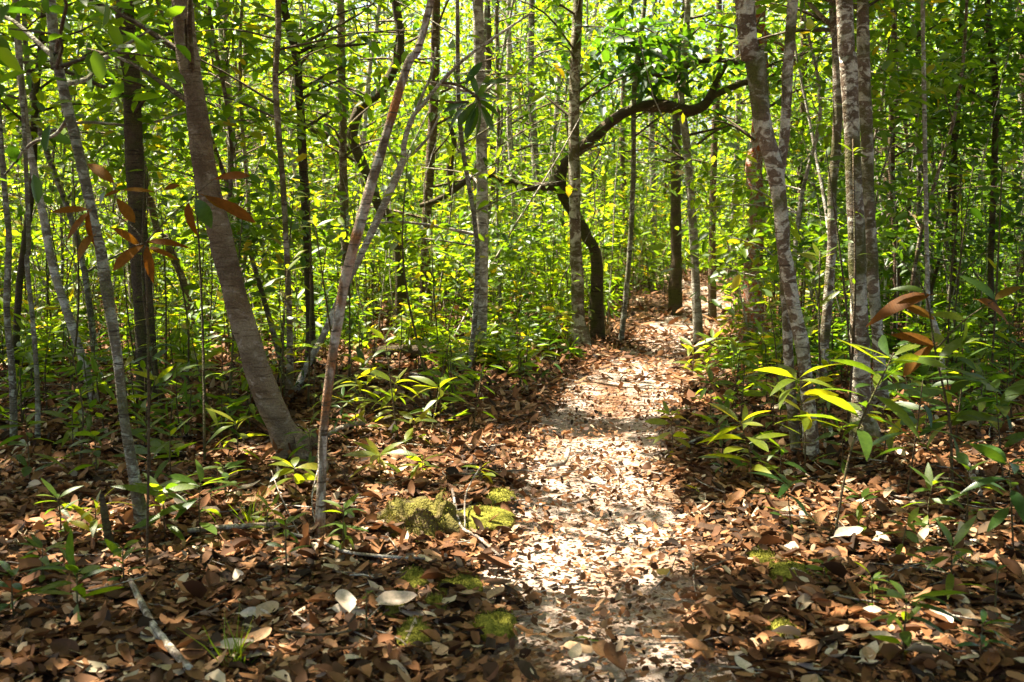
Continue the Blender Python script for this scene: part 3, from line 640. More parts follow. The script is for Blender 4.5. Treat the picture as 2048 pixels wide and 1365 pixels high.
def plant_px(px, py, hpx, nl, Lpx, tone, label, lx=0.0, **kw):
    b = gnd(px, py); s = b[1] / F
    if nl > 6: nl = int(nl * 1.45)
    return sapling(b, hpx * s, nl, (.93 if px > 1300 else 1.0) * Lpx * s, tone, label, lean=(lx * s, kw.pop('ly', 0.0)), **kw)
# plants that stand out, each placed where the photo has it
P_ = plant_px
P_(1664, 1090, 400, 15, 112, 'green', 'tall glossy-leaved plant rising in front of the stout mottled trunk', lx=110, lo=.55, whorl=6, name='broad_leaf_plant')
P_(1610, 960, 215, 12, 100, 'lime', 'bright lime plant at the foot of the forked white trunk', lx=-25, lo=.4, whorl=6, name='broad_leaf_plant')
P_(1500, 985, 150, 10, 95, 'lime', 'sunlit lime plant with curled leaves at the right path edge', lx=-25, lo=.3, whorl=5)
P_(1590, 1090, 130, 9, 80, 'dark', 'dark green plant with hanging leaves in the litter right of the path', lx=-20, lo=.2)
P_(1810, 1010, 270, 12, 105, 'dark', 'dark glossy plant right of the stout mottled trunk', lx=25, lo=.45, whorl=5, name='broad_leaf_plant')
P_(1905, 980, 300, 12, 95, 'green', 'leafy plant under the drooping rust-backed leaves', lx=-30, lo=.4)
P_(2010, 980, 210, 10, 120, 'green', 'large-leaved plant at the edge of the shaded thicket', lx=-30, lo=.4, whorl=5, name='broad_leaf_plant')
P_(2030, 1130, 220, 9, 120, 'dark', 'big dark-leaved plant close to the shaded leaf litter edge', lx=-25, lo=.5, whorl=5, name='broad_leaf_plant')
P_(1803, 1335, 150, 11, 105, 'green', 'green plant with long strap-like leaves in the dark litter', lx=4, lo=.25, whorl=6, name='broad_leaf_plant')
P_(1905, 1215, 130, 7, 90, 'green', 'small green plant with upright leaves behind the strap-leaved plant', lx=-8, lo=.3)
P_(1990, 1240, 110, 6, 75, 'dark', 'small dark plant at the shaded litter\'s edge', lo=.3)
P_(1720, 1080, 90, 7, 60, 'green', 'small plant beside the tall glossy-leaved plant', lo=.3)
P_(1780, 1150, 110, 7, 55, 'green', 'small slim plant with an arching stem in the litter', lx=30, lo=.3)
P_(1860, 1080, 120, 9, 65, 'green', 'bushy green seedling under the dark glossy plant', lo=.2)
P_(1350, 915, 90, 9, 62, 'lime', 'low lime plant at the right edge of the sunny path', lx=-10, lo=.2)
P_(1385, 760, 70, 9, 46, 'lime', 'sunlit bright plant where the path narrows', lo=.2)
P_(1420, 860, 100, 8, 44, 'green', 'thin green seedling left of the lime plant with curled leaves', lo=.2)
P_(1470, 800, 110, 9, 50, 'green', 'green sapling in front of the red-barked trunk', lo=.2)
P_(1540, 870, 130, 10, 60, 'green', 'leafy green sapling left of the forked white trunk', lo=.2)
P_(1390, 1010, 34, 4, 20, 'lime', 'tiny seedling on the sunlit right path edge', lo=.5)
P_(760, 965, 60, 9, 62, 'lime', 'lime rosette plant growing on the mossy stump', whorl=7, lo=.5)
P_(845, 965, 46, 8, 44, 'lime', 'short bright green plant on top of the mossy stump', whorl=5, lo=.4)
P_(960, 985, 50, 7, 40, 'lime', 'small bright seedling right of the mossy stump', whorl=5, lo=.5)
P_(790, 870, 110, 11, 62, 'lime', 'sunlit lanceolate-leaved sapling behind the mossy stump', whorl=5, lo=.3)
P_(880, 880, 110, 10, 60, 'lime', 'sunlit yellow-green sapling at the left edge of the path', whorl=5, lo=.3)
P_(830, 905, 70, 8, 48, 'lime', 'low lime seedling between the stump and the taller saplings', whorl=4, lo=.3)
P_(715, 880, 130, 9, 55, 'lime', 'slim lime sapling right of the leaning orange-barked stem', whorl=4, lo=.3)
P_(730, 830, 100, 5, 55, 'green', 'thin seedling with one drooping bright leaf', whorl=2, lo=.5)
P_(590, 1010, 80, 8, 62, 'lime', 'sunlit round-leaved seedling at the foot of the leaning trunk', whorl=6, lo=.5, wf=1.4)
P_(475, 940, 100, 9, 60, 'lime', 'bright seedling left of the leaning trunk\'s foot', whorl=4, lo=.3)
P_(690, 1120, 110, 12, 50, 'green', 'bushy green seedling at the foot of the orange-barked stem', whorl=4, lo=.15)
P_(575, 1160, 120, 7, 52, 'green', 'small green seedling with mossy stem in the litter', whorl=3, lo=.3)
P_(330, 1095, 120, 9, 85, 'green', 'green plant with long spreading leaves beside the lichen-patched tree', whorl=5, lo=.4)
P_(405, 1090, 130, 9, 95, 'green', 'wide-leaved green plant between the lichen-patched tree and the leaning trunk', whorl=6, lo=.4)
P_(195, 1100, 90, 10, 60, 'lime', 'sunlit yellow-green seedling by a small stub', whorl=5, lo=.3)
P_(120, 1080, 90, 10, 55, 'green', 'small bushy plant in the shaded leaf litter', whorl=4, lo=.2)
P_(160, 1245, 110, 9, 90, 'green', 'low arching green plant in the dark litter', whorl=5, lo=.4)
P_(30, 1250, 110, 7, 80, 'dark', 'dark grassy plant in the deep shade', whorl=4, lo=.2)
P_(300, 960, 110, 9, 70, 'green', 'green seedling behind the lichen-patched tree', whorl=4, lo=.3)
P_(60, 980, 140, 10, 70, 'green', 'leafy plant in the shade by the grey mossy stem', whorl=4, lo=.3)
P_(150, 930, 120, 9, 60, 'green', 'slim shaded seedling near the whitish tree\'s foot', whorl=4, lo=.3)
P_(380, 850, 110, 8, 60, 'green', 'drooping green seedling near the dark mossy trunk', whorl=3, lo=.3)
P_(400, 780, 60, 9, 55, 'lime', 'lime seedling with long paired leaves', whorl=4, lo=.4)
for q, (px, py, hp, Lp, tn, lb) in enumerate([(1450, 900, 80, 48, 'green', 'small green seedling beside the curled-leaf lime plant'), (1560, 980, 90, 60, 'green', 'low green plant under the bright lime plant'), (1680, 960, 110, 62, 'green', 'bushy green plant at the foot of the stout mottled trunk'), (1760, 930, 120, 66, 'lime', 'yellow-green sapling behind the dark glossy plant'), (1850, 900, 130, 66, 'green', 'leafy green sapling in front of the pale leaning stem'), (1960, 880, 140, 72, 'green', 'tall green plant where the shaded thicket begins'),
        (1930, 1060, 130, 70, 'green', 'green plant beside the half-buried pale stick'), (1650, 1180, 60, 36, 'green', 'tiny green seedling in the right leaf litter'), (1740, 1230, 80, 50, 'green', 'small seedling left of the strap-leaved plant'), (1960, 1330, 90, 60, 'dark', 'dark seedling in the shaded corner litter'), (450, 1010, 80, 50, 'green', 'small green seedling left of the sunlit round-leaved seedling'), (250, 1180, 90, 52, 'green', 'green seedling in front of the lichen-patched tree'), (540, 1080, 70, 44, 'lime', 'small lime seedling near the short pale branch'), (90, 1180, 90, 60, 'green', 'shaded low seedling by the arching green plant'), (345, 985, 120, 60, 'green', 'upright seedling right of the lichen-patched tree'), (620, 950, 90, 50, 'green', 'green seedling against the leaning trunk\'s foot')]):
    P_(px, py, hp, 9, Lp, tn, lb, lo=.2)
P_(735, 1285, 110, 3, 22, 'green', 'bare little mossy stalk beside the pale dead leaves', whorl=2, lo=.8)
P_(660, 900, 120, 8, 55, 'green', 'green seedling right behind the leaning orange-barked stem', whorl=4, lo=.3)

# the rust-leaved sapling whose leaves hang in front of the leaning trunk
rb = gnd(292, 1150); Yr = rb[1]
rust = tag(empty('rust_leaved_sapling', rb), 'slender sapling with hanging orange-brown leaves in front of the leaning trunk', 'plant')
def lp(zx, zy, dy=0.0): return at(zx * .513, zy * .513, Yr + dy) - rb
gs = Geo()
tube(gs, [(0, 0, -.05), lp(580, 1700), lp(575, 1250), lp(566, 950)], [.006, .006, .005, .004], 14, 6, .05)
for pl in ([(566, 950), (520, 890), (440, 830), (390, 800), (345, 815)], [(566, 950), (640, 870), (730, 785), (835, 700)], [(440, 830), (450, 760), (465, 738)], [(566, 950), (500, 965), (450, 985)], [(730, 785), (760, 768), (800, 765)]):
    tube(gs, [lp(*q) for q in pl], list(np.linspace(.004, .0015, len(pl))), 10, 5, .05)
obj('stem', gs.mesh('stem', B_stem), rust)
for (x0, y0, x1, y1, tone, w) in [(445, 715, 315, 597, 'rust', 1), (478, 742, 605, 733, 'rust', .8), (345, 818, 190, 812, 'rust', .9), (345, 822, 330, 955, 'rust', 1), (345, 830, 240, 928, 'rust', 1.2), (365, 920, 265, 1005, 'rust', 1.4), (410, 750, 375, 790, 'dark', 2.0), (455, 775, 515, 850, 'rust', 1.3), (470, 742, 400, 760, 'rust', 1.2), (440, 890, 555, 945, 'rust', 1.1), (560, 955, 425, 1035, 'rust', 1.1), (570, 960, 590, 1100, 'rust', 1.), (575, 945, 715, 925, 'rust', .9), (580, 965, 690, 1000, 'rust', .8), (500, 860, 430, 860, 'rust', 1.0),
                               (835, 700, 962, 662, 'rust', 1.1), (800, 765, 985, 838, 'rust', .8), (735, 790, 722, 912, 'rust', 1.7), (765, 778, 832, 885, 'dark', 2.), (735, 782, 748, 738, 'green', 2.2), (640, 740, 700, 715, 'rust', 1.5), (795, 762, 868, 800, 'rust', 1.2)]:
    a, b_ = lp(x0, y0), lp(x1, y1, rng.normal(0, .03)); L = np.linalg.norm(b_ - a)
    put_leaf(rust, random.choice(LM[tone][:4]), a, b_ - a, unit(np.array([rng.normal(0, .3), -.75, .6])), L, w)
# dark hanging leaves on the bare forked tree
for (x0, y0, x1, y1, tone) in [(955, 195, 985, 150, 'green'), (955, 200, 1010, 225, 'green'), (960, 215, 960, 290, 'dark'), (950, 215, 925, 275, 'dark'), (955, 205, 905, 250, 'dark'), (960, 210, 1000, 260, 'dark'), (955, 212, 940, 285, 'dark'), (950, 190, 900, 175, 'dark'), (955, 190, 940, 140, 'dark'), (962, 200, 1020, 200, 'dark'), (938, 205, 880, 250, 'dark'), (935, 203, 880, 220, 'dark'), (940, 195, 1000, 175, 'dark'), (930, 170, 960, 120, 'dark'), (920, 172, 890, 120, 'dark'), (962, 212, 980, 280, 'dark'), (960, 170, 1015, 150, 'dark')]:
    Yb = bb[1]; a = at(x0, y0, Yb) - bb; b_ = at(x1, y1, Yb + rng.normal(0, .06)) - bb; L = np.linalg.norm(b_ - a) * .95
    put_leaf(bare, random.choice(LM[tone][:4]), a, b_ - a, unit(np.array([rng.normal(0, .6), rng.normal(-.4, .5), .6])), L, 1.05)
# rust-backed leaves at the right
rb2 = gnd(1905, 1010); rs = tag(empty('rust_backed_plant', rb2), 'arching plant with long rust-backed leaves in the shaded thicket', 'plant')
gs = Geo(); l2 = lambda x, y: at(x, y, rb2[1]) - rb2
tube(gs, [(0, 0, -.04), l2(1900, 850), l2(1870, 700), l2(1850, 585), l2(1800, 520)], [.008, .007, .006, .004, .002], 18, 6); tube(gs, [l2(1870, 700), l2(1930, 640), l2(1990, 600)], [.005, .004, .002], 8, 5)
obj('stem', gs.mesh('stem', B_stem), rs)
for (x0, y0, x1, y1, tone) in [(1860, 590, 1740, 605, 'rust'), (1870, 640, 1820, 605, 'rust'), (1955, 600, 2045, 620, 'rust'), (1990, 600, 2040, 560, 'rust'), (1880, 720, 1930, 650, 'green'), (1930, 640, 1870, 615, 'green'), (1930, 640, 1940, 720, 'green'), (1868, 690, 1800, 740, 'rust'), (1870, 690, 1790, 660, 'rust'), (1850, 585, 1800, 560, 'green'), (1990, 600, 1950, 540, 'green')]:
    a, b_ = l2(x0, y0), l2(x1, y1); put_leaf(rs, random.choice(LM[tone][:4]), a, b_ - a, unit(np.array([rng.normal(0, .3), -.5, .7])), np.linalg.norm(b_ - a), 1.3)

# scattered saplings of the undergrowth
tones = [('lime', 'lime-leaved', .78), ('green', 'mid-green', .55), ('dark', 'dark-leaved', .25)]
made = 0; tries = 0
while made < 238 and tries < 8000:
    tries += 1
    y = 5.8 + 8.4 * rng.random() ** 1.0; x = rng.uniform(-1, 1) * (.55 * y + .3)
    pdm = abs(x - path_x(y)) - path_h(y)
    if pdm < .18: continue
    if y < 8.6 and rng.random() < (.25 if x < path_x(y) else .03): continue
    i = rng.choice(3, p=[.5, .38, .12]) if x < .2 * y else rng.choice(3, p=[.25, .45, .30])
    tone, tn, jt = tones[i]
    H = rng.uniform(.2, .6) if pdm < .8 else (rng.uniform(.25, .9) if rng.random() < .72 else rng.uniform(1.1, 2.2))
    near = y < 9.6
    side = 'left' if x < path_x(y) else 'right'
    tall = 'tall' if H > 1.0 else 'low'
    sapling((x, y, float(h(x, y))), H, int(rng.integers(9, 16)) if near else int(rng.integers(16, 34)), rng.uniform(.10, .175), tone, f'{tall} {tn} sapling in the undergrowth {side} of the path', f'{tall} {tn} saplings {side} of the path', lean=tuple(rng.normal(0, .1, 2) * H), parts=near, lo=.2, joined_tone=jt)
    made += 1
# the rest of the undergrowth, one mass
gl = Geo(); ns = 5400
y = 6.8 + 31 * rng.random(ns) ** .95; x = rng.uniform(-1, 1, ns) * (.56 * y + .8)
ok = (np.abs(x - path_x(y)) - path_h(y) > .25 + .5 * rng.random(ns)) & (vnoise(x * .8, y * .8, 3.3) > .33) & (rng.random(ns) < np.interp(y, [7, 9, 11, 14, 17], [.6, .7, .75, .9, 1])); x, y = x[ok], y[ok]; z0 = h(x, y)
for xx, yy, zz in zip(x, y, z0):
    H = rng.uniform(.3, 2.8) if yy > 12.5 else rng.uniform(.12, .7); n = int(rng.integers(18, 44)) if yy > 9.5 else int(rng.integers(8, 18)); ln = rng.normal(0, .12, 2) * H
    tube(gl, [(xx, yy, zz - .03), (xx + ln[0] * .6, yy + ln[1] * .6, zz + H * .55), (xx + ln[0], yy + ln[1], zz + H)], [.008, .006, .003], 4, 3, 0, mat=1, cap=False)
    s = .25 + .75 * rng.random(n); D = rand_dirs(n, .1, .35); l = (.105 + .0035 * yy) * rng.uniform(.7, 1.35, n)
    P = np.stack([xx + ln[0] * s, yy + ln[1] * s, zz + H * s], 1) + D * (.02 + .12 * rng.random(n) * H)[:, None]
    t = .45 if xx > .3 * yy else .68  # right-hand undergrowth also gets its shade as a darker leaf tint
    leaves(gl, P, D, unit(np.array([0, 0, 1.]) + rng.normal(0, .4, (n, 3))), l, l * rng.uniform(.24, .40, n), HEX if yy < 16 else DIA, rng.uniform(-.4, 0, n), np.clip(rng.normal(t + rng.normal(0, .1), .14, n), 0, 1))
for k in range(650):
    yy = rng.uniform(11, 34); xx = rng.uniform(-1, 1) * (.56 * yy + .8)
    if abs(xx - path_x(yy)) - path_h(yy) < .5: continue
    a = rng.normal(0, .24, 2); H = rng.uniform(1.5, 4.5); zz = float(h(xx, yy)); w = rng.normal(0, .06, 2)
    tube(gl, [(xx, yy, zz - .05), (xx + a[0] * H * .4 + w[0], yy + a[1] * H * .4 + w[1], zz + H * .4), (xx + a[0] * H * .7 - w[0], yy + a[1] * H * .7, zz + H * .7), (xx + a[0] * H, yy + a[1] * H, zz + H)], np.array([1, .85, .7, .3]) * rng.uniform(.006, .013), 8, 4, 0, mat=int(rng.integers(2, 4)), cap=False)
tag(obj('undergrowth', gl.mesh('undergrowth', [M_leaf, B_stem, B_pale, B_grey])), 'dense green undergrowth of young plants between the trees', 'undergrowth', kind='stuff')

# ------------------------------------------------------------------ mossy stump, moss, sticks, log
MOSSY = [(float(gnd(838, 1050)[0]), float(gnd(838, 1050)[1]), .26, .22)]
def lump(name, label, c, rx, ry, hh, cat, group=None, seed=0, cut=0.0):
    n, s = 14, 22
    MOSSY.append((float(c[0]), float(c[1]), rx * 1.05, ry * 1.05))
    c = np.array(c) + [0, 0, .03]
    V = []; ph = rng.random() * 40
    for i in range(n):
        t = i / (n - 1); rr = math.cos(t * math.pi / 2) ** .7; zz = hh * math.sin(t * math.pi / 2)
        for j in range(s):
            a = j / s * 6.2832; k = 1 + .7 * (float(fbm(math.cos(a) * 1.5 + ph, math.sin(a) * 1.5, t + ph)) - .5)
            V.append([rx * rr * k * math.cos(a), ry * rr * k * math.sin(a), zz * (.75 + .5 * float(vnoise(math.cos(a) * 2 * rr + ph, math.sin(a) * 2 * rr, 5))) - .015])
    q = [[i * s + j, i * s + (j + 1) % s, (i + 1) * s + (j + 1) % s, (i + 1) * s + j] for i in range(n - 1) for j in range(s)]
    g = Geo(); g.add(V, {4: np.array(q)})
    V = np.array(V); m = 700; k = rng.integers(0, len(V), m); P = V[k] + rng.normal(0, .006, (m, 3))
    leaves(g, P, unit(np.array([0, 0, 1.]) + rng.normal(0, .6, (m, 3))), rand_dirs(m), rng.uniform(.006, .014, m), .004, HEX, 0, .5)
    return tag(obj(name, g.mesh(name, M_moss), None, c), label, cat, group)
for i, (px, py, w, hp) in enumerate([(828, 1175, 62, 30), (920, 1185, 84, 26), (830, 1285, 60, 46), (990, 1265, 80, 36), (1580, 1160, 66, 34), (1525, 1132, 44, 26), (1565, 1280, 54, 20), (780, 1232, 60, 20), (965, 1045, 110, 50), (900, 1070, 70, 26), (1000, 1005, 50, 24), (870, 1225, 36, 16), (1440, 925, 30, 16)]):
    c = gnd(px, py); k = c[1] / F; side = 'left' if px < 1200 else 'right'
    lump('moss_cushion', f'small yellow-green moss cushion among dead leaves {side} of the path', c, w * k * .6, hp * k * 1.8, .045, 'moss', f'moss cushions {side} of the path')
sc = gnd(838, 1065); k = sc[1] / F
stump = tag(empty('mossy_stump', sc), 'broken low mossy tree stump at the left edge of the path', 'stump')
g = Geo(); n, s = 16, 40; V = []
ang = np.arange(s) / s * 6.2832
jag = .55 + .6 * vnoise(np.cos(ang) * 3.4 + 7, np.sin(ang) * 3.4 + 3, 1.2) + rng.normal(0, .05, s)
rw = 1 + .4 * (vnoise(np.cos(ang) * 2.2 + 3, np.sin(ang) * 2.2 + 9, 4.2) - .5)
HS = 72 * k; RX = 66 * k; RY = 56 * k
for i in range(n):
    t = i / (n - 1); flare = 1 + 1.1 * (1 - t) ** 2
    for j in range(s):
        b_ = 1 + .22 * (float(fbm(math.cos(ang[j]) * 4, math.sin(ang[j]) * 4, t * 3)) - .5)
        V.append([RX * rw[j] * flare * b_ * math.cos(ang[j]), RY * rw[j] * flare * b_ * math.sin(ang[j]), HS * jag[j] * t - .05 * (1 - t)])
for j in range(s): V.append([RX * rw[j] * .72 * math.cos(ang[j]), RY * rw[j] * .72 * math.sin(ang[j]), HS * (jag[j] - .12)])
for j in range(s): V.append([RX * rw[j] * .55 * math.cos(ang[j]), RY * rw[j] * .55 * math.sin(ang[j]), HS * .30])
V.append([0, 0, HS * .22]); N_ = n + 2
q = [[i * s + j, i * s + (j + 1) % s, (i + 1) * s + (j + 1) % s, (i + 1) * s + j] for i in range(N_ - 1) for j in range(s)]
tr = [[(N_ - 1) * s + j, (N_ - 1) * s + (j + 1) % s, N_ * s] for j in range(s)]
g.add(V, {4: np.array(q), 3: np.array(tr)})
B_stump = bark('stump_moss', (.17, .12, .05), (.07, .045, .022), (.15, .12, .04), (.16, .14, .025), .4, .7, 14, .8, bump=1.0)
obj('wood', g.mesh('wood', B_stump), stump)
g = Geo(); V = np.array(V[:n * s]); m = 3800; kk = rng.integers(s, len(V), m); P = V[kk] + rng.normal(0, .008, (m, 3))
sel = fbm(P[:, 0] * 9, P[:, 1] * 9, P[:, 2] * 9) > .42; P = P[sel]; m = len(P)
leaves(g, P, unit(P * [1, 1, .3] * 2 + np.array([0, 0, .4]) + rng.normal(0, .25, (m, 3))), rand_dirs(m), rng.uniform(.008, .018, m), .005, HEX, 0, .5)
obj('moss', g.mesh('moss', M_moss), stump)['kind'] = 'stuff'
for a_, l_ in ((.25, .12), (-.5, .10), (2.8, .12)):
    g = Geo(); d = np.array([math.cos(a_), math.sin(a_), 0]); tube(g, [d * RX * .9 + [0, 0, .08], d * (RX + l_ * .6) + [0, 0, .035], d * (RX + l_ * 1.2) + [0, 0, -.02]], [.05, .035, .012], 10, 7, .12); obj('root', g.mesh('root', B_stump), stump)

def stick(label, pts, mat, lift=.02, name='stick', cat='stick', twigs=(), sides=7):
    b = gnd(pts[0][0], pts[0][1]); P = []; R = []
    for q in pts:
        p = gnd(q[0], q[1]); up = q[3] if len(q) > 3 else 0.0; P.append(p - b + [0, 0, lift + .035 + up]); R.append(1.1 * q[2] * p[1] / F / 2)
    root = tag(empty(name, b), label, cat); g = Geo(); tube(g, P, R, 8 * len(P), sides, .12); obj('shaft', g.mesh('shaft', mat), root)
    for tw in twigs:
        P = []; R = []
        for q in tw: p = gnd(q[0], q[1]); P.append(p - b + [0, 0, lift + .035 + (q[3] if len(q) > 3 else 0)]); R.append(q[2] * p[1] / F / 2)
        g = Geo(); tube(g, P, R, 12, 5, .1); obj('twig', g.mesh('twig', mat), root)
stick('pale lichen-covered stick lying in the litter at the path\'s left', [(262, 1190, 10), (285, 1240, 13), (312, 1292, 15), (345, 1335, 16), (380, 1375, 16)], B_dead, .03)
stick('short pale branch lying behind the seedling litter', [(375, 1088, 9), (430, 1082, 10), (490, 1078, 10), (552, 1074, 8)], B_dead, .03)
stick('long thin twig lying below the orange-barked stem', [(570, 1095, 5), (630, 1110, 6), (690, 1135, 6), (770, 1146, 6), (850, 1150, 5)], B_dead, .04, twigs=[[(600, 1102, 3), (560, 1050, 3, .1), (545, 1020, 2, .14)], [(640, 1112, 3), (625, 1060, 3, .08), (640, 1010, 2, .15)]])
stick('forked curved twig in front of the mossy stump', [(905, 1040, 5, .10), (920, 1075, 6), (955, 1100, 6), (1000, 1140, 5)], B_dead, .03, twigs=[[(930, 1082, 4), (932, 1035, 4, .06), (960, 1000, 3, .12)]])
stick('small bent driftwood-like stick on the sandy path', [(1092, 950, 5), (1118, 946, 10), (1130, 938, 10), (1138, 922, 8, .03)], B_dead, .02)
stick('thin grey twig crossing the litter beside the path', [(900, 968, 4), (960, 970, 4), (1030, 962, 4), (1075, 965, 3)], B_dead, .03)
stick('slim twig lying on the leaf litter near the bend', [(820, 760, 4), (900, 775, 4), (990, 775, 3)], B_dead, .03)
stick('pale dead branch beside the leaning trunk\'s foot', [(650, 900, 8, .02), (690, 885, 9, .04), (730, 880, 8, .05)], B_dead, .04)
stick('grey twig lying between lime plant and stout mottled trunk', [(1360, 915, 4), (1400, 895, 5), (1440, 888, 4)], B_dead, .03)
stick('half-buried pale stick in the shaded right litter', [(1925, 930, 10), (1945, 975, 12), (1960, 1010, 9)], B_dead, .02)
stick('pale crooked twig beside a dead leaf in the right litter', [(1840, 1085, 3), (1870, 1078, 4), (1878, 1100, 3)], B_dead, .03)
stick('dark thin stick lying in the lower left litter', [(560, 1300, 5), (640, 1310, 5), (720, 1298, 4)], B_twig, .04)
stick('dark mossy fallen log lying in the undergrowth', [(745, 722, 20), (830, 720, 24), (920, 726, 24), (1010, 738, 18)], B_darkm, .06, name='fallen_log', cat='log', sides=12)
stick('rotten red splintered branch leaning at the leaning trunk\'s foot', [(468, 770, 12, .25), (500, 810, 16, .18), (545, 870, 16, .06)], B_rot, .04, name='rotten_branch', cat='branch', twigs=[[(500, 815, 8, .12), (520, 800, 7, .2), (545, 790, 4, .28)], [(490, 850, 10), (530, 880, 10), (560, 900, 6)]])
stick('broken mossy stub standing in the shaded litter', [(220, 1110, 18), (217, 1109, 16, .08), (212, 1108, 14, .18), (209, 1108, 8, .25)], B_darkm, 0, name='broken_stub', cat='stub')
for (px, py, lab) in [(470, 1350, 'tuft of fine bright grass at the shaded litter\'s front'), (500, 1060, 'small tuft of thin grass behind the pale branch'), (905, 800, 'fine grass tuft at the left edge of the path bend'), (700, 700, 'thin grass tuft in the lush plants')]:
    b = gnd(px, py); n = 34; g = Geo()
    D = unit(np.stack([rng.normal(0, .35, n), rng.normal(0, .35, n), np.ones(n)], 1)); l = rng.uniform(.08, .24, n)
    leaves(g, rng.normal(0, .02, (n, 3)) * [1, 1, 0], D, rand_dirs(n), l, .006, MID, rng.uniform(-.7, .3, n), rng.uniform(.6, .95, n))
    tag(obj('grass_tuft', g.mesh('grass_tuft', M_leaf), None, b), lab, 'grass')

# ------------------------------------------------------------------ leaf litter
def litter(n, xy, L, tpl, tone, tsd, tilt, lift, g, asp=(.3, .62)):
    x, y = xy; n = len(x)
    P = np.stack([x, y, h(x, y) + lift * rng.random(n) + .006], 1)
    D = rand_dirs(n, 0, tilt); N = unit(np.array([0, 0, 1.]) + rng.normal(0, tilt * 1.2, (n, 3))); N[rng.random(n) < .4] *= -1
    l = L * rng.uniform(.45, 1.6, n) ; w = l * rng.uniform(*asp, n)
    P[:, 2] += np.abs(D[:, 2]) * l * .3
    leaves(g, P, D, N, l, w, tpl, rng.normal(0, .22, n), np.clip(rng.normal(tone, tsd, n) + .1 * (fbm(x, y, 2.2) - .5), 0, 1))
def scatter(n, y0, y1, pw=1.0, m=.3):
    y = y0 + (y1 - y0) * rng.random(n) ** pw; x = rng.uniform(-1, 1, n) * (.54 * y + m); return x, y
def clear_moss(x, y):
    k = np.ones(len(x), bool)
    for cx, cy_, rx, ry in MOSSY: k &= (np.hypot((x - cx) / rx, (y - cy_) / ry) > 1) | (rng.random(len(x)) < .06)
    return x[k], y[k]
gl = Geo()
for (n, y0, y1, pw, L, tp, lf) in [(30000, 2.6, 7.2, .8, .066, LIT, .045), (34000, 7.2, 14, .9, .085, HEX, .05), (16000, 14, 32, 1, .14, HEX, .06)]:
    x, y = scatter(n, y0, y1, pw); d = path_d(x, y) + (fbm(x * 2.3, y * 2.3, 4) - .5) * .7
    k = (d > 1.15) | (rng.random(n) < .015 + .55 * sstep(8.5, 11.5, y) + .55 * sstep(.6, 1.2, d)); x, y = clear_moss(x[k], y[k])
    if tp is LIT:
        grp = rng.integers(0, 6, len(x))
        for q in range(6): litter(0, (x[grp == q], y[grp == q]), L * (.9 + .07 * q), RAG[q], .43, .30, .19, lf, gl)
    else: litter(n, (x, y), L, tp, .44, .26, .3, lf, gl)
x, y = scatter(56000, 2.6, 13, .75); d = path_d(x, y); k = d < 1.5; sandy = fbm(x * 1.7 + 50, y * 1.7, 6) < .40 + .16 * rng.random(len(x)) + .25 * sstep(.5, 1.1, d); k &= sandy | (rng.random(len(x)) < .16)
x, y = clear_moss(x[k], y[k])
litter(0, (x, y), .025, HEX, .50, .24, .07, .005, gl, (.4, .8))
x, y = clear_moss(*scatter(22000, 2.6, 9, .8)); litter(0, (x, y), .032, HEX, .45, .28, .4, .06, gl, (.3, .9))
for o in [o for o in bpy.data.objects if o.get('category') in ('tree', 'stump')]:
    bx, by, bz = o.location
    if by > 11: continue
    m = 70; a = rng.random(m) * 6.283; rr = .06 + np.abs(rng.normal(0, .13, m)) + (.2 if o.name.startswith('mossy_stump') else 0); x = bx + np.cos(a) * rr; y = by + np.sin(a) * rr
    q = Geo(); litter(0, (x, y), .075, RAG[int(rng.integers(0, 6))], .4, .25, .45, .03, gl)
    gl.v[-1][:, 2] += np.repeat(.07 * np.exp(-(rr / .16) ** 2), len(gl.v[-1]) // m)
for k in range(420):
    x, y = scatter(1, 2.8, 10, .8); z = float(h(x, y)[0]) + rng.uniform(.02, .07); a = rng.random() * 6.28; l = rng.uniform(.08, .42); d = np.array([math.cos(a), math.sin(a), rng.normal(0, .08)]) * l * .5
    p = np.array([x[0], y[0], z]); tube(gl, [p - d, p + rng.normal(0, .06, 3) * l * [1, 1, .3], p + d], [.004, .0035, .0015], 6, 4, .1, mat=1, cap=False)
tag(obj('leaf_litter', gl.mesh('leaf_litter', [M_litter, B_dead]), floor), kind='stuff')
# the largest fallen leaves, one by one
def dead_mesh(bend, curl, fold, aspect, form):
    us = np.array([0, .1, .25, .42, .6, .78, .92, 1.0]); ws = {'lance': [.05, .42, .82, 1., .95, .7, .34, .03], 'oval': [.06, .6, .95, 1.05, 1., .82, .46, .06]}[form]
    V, f = blade(us, ws, fold, 5, .12, .03, curl); V *= np.array([1, aspect, aspect]); V[:, 2] += bend * np.clip(V[:, 0], 0, 1) ** 2 + .04 * np.sin(V[:, 0] * 7)
    g = Geo(); g.add(V, f); return g.mesh('fallen_leaf', M_fallen)
DM = [dead_mesh(*a) for a in ((.15, .3, 0, .42, 'lance'), (-.2, -.35, .1, .45, 'oval'), (.25, .5, .1, .5, 'oval'), (-.1, .2, -.2, .40, 'lance'), (.3, -.2, .2, .48, 'oval'), (0, .7, 0, .42, 'lance'), (-.3, .15, .1, .55, 'oval'))]
def mat_copy(me, m): 
    c = me.copy(); c.materials.clear(); c.materials.append(m); return c
M_palefall = leaf_mat('dead_leaf_pale', [(0, (.42, .32, .25)), (1, (.52, .43, .35))], trans=.12, tmul=(1.1, 1, 1), source='o', veins=True)
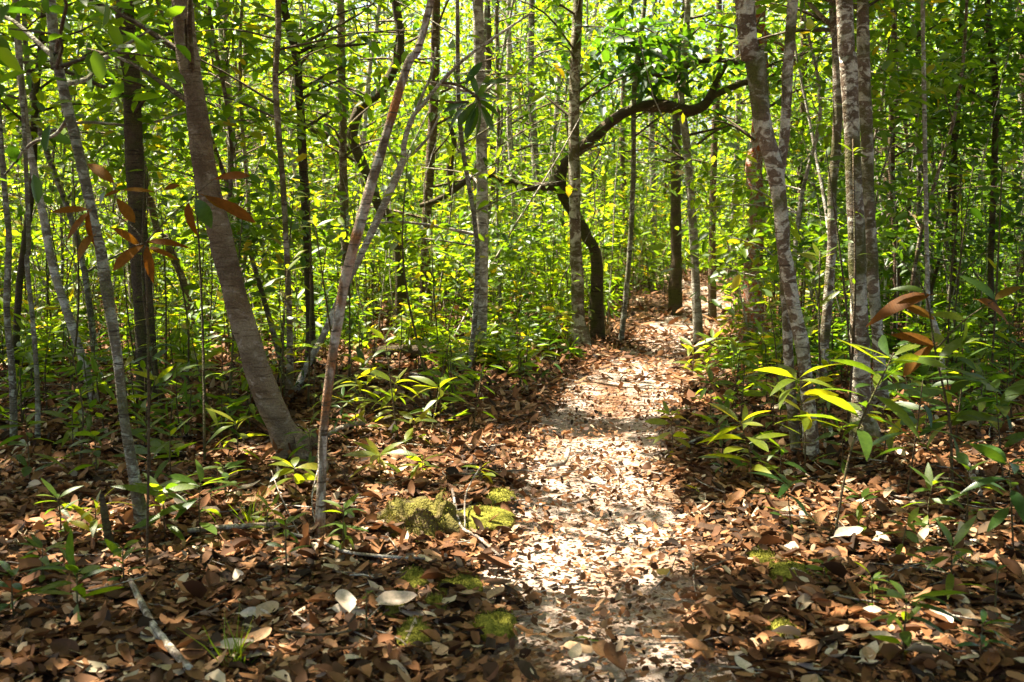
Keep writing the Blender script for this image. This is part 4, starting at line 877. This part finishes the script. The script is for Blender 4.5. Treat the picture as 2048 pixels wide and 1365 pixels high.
def fallen(px, py, Lpx, az, me, lab=None, tilt=.12, lift=.045):
    p = gnd(px, py); L = Lpx * p[1] / F; d = np.array([math.cos(az), math.sin(az), rng.normal(0, tilt)]); n = unit(np.array([0, 0, 1.]) + rng.normal(0, .22, 3))
    o = put_leaf(floor, me, p + [0, 0, lift] - d * L * .5, d, n, L, rng.uniform(.9, 1.2), 'fallen_leaf')
    if lab: o['label'] = lab
pale = [mat_copy(m, M_palefall) for m in DM[:3]]; yel = mat_copy(DM[1], M_yellowleaf); grn = mat_copy(DM[3], M_leafo)
for (px, py, L, az, me, lab) in [(770, 1078, 105, -.7, pale[0], 'large pale curled dead leaf'), (705, 1243, 85, .2, pale[1], 'pale flat dead leaf'), (790, 1240, 90, .1, pale[2], None), (712, 1338, 70, 1.2, pale[1], None), (470, 1325, 80, .5, pale[0], None), (690, 1240, 70, 2., pale[2], None), (490, 1000, 70, .2, pale[0], None), (560, 1150, 60, 1., pale[1], None), (1775, 1092, 80, .8, pale[1], 'pale brown dead leaf standing in the litter'), (1695, 1098, 60, .1, pale[2], None),
                               (1330, 1166, 46, .6, yel, 'yellow fallen leaf on the path'), (1228, 705, 30, .1, yel, None), (1178, 1308, 50, .25, grn, 'fresh green fallen leaf on the path'), (1160, 1320, 72, .2, DM[1], None), (1150, 1340, 46, 1.2, DM[4], None), (835, 1105, 60, 1, DM[5], None), (880, 1260, 110, .9, DM[3], None), (990, 1155, 100, -.7, DM[5], None)]:
    fallen(px, py, L, az, me, lab, lift=.06)
c_ = 18
while c_ < 298:
    py = 1365 - 420 * rng.random() ** 1.6; px = rng.uniform(-10, 2058); p = flat(px, py)
    if path_d(p[0], p[1]) < .9 and rng.random() < .85: continue
    fallen(px, py, rng.uniform(38, 74) * (py / 1250), rng.random() * 6.28, random.choice(DM if rng.random() < .86 else pale), tilt=.12, lift=.05); c_ += 1
print('STAT objects', len(bpy.data.objects), 'tris', sum(len(m.loops) - 2 * len(m.polygons) for m in bpy.data.meshes))
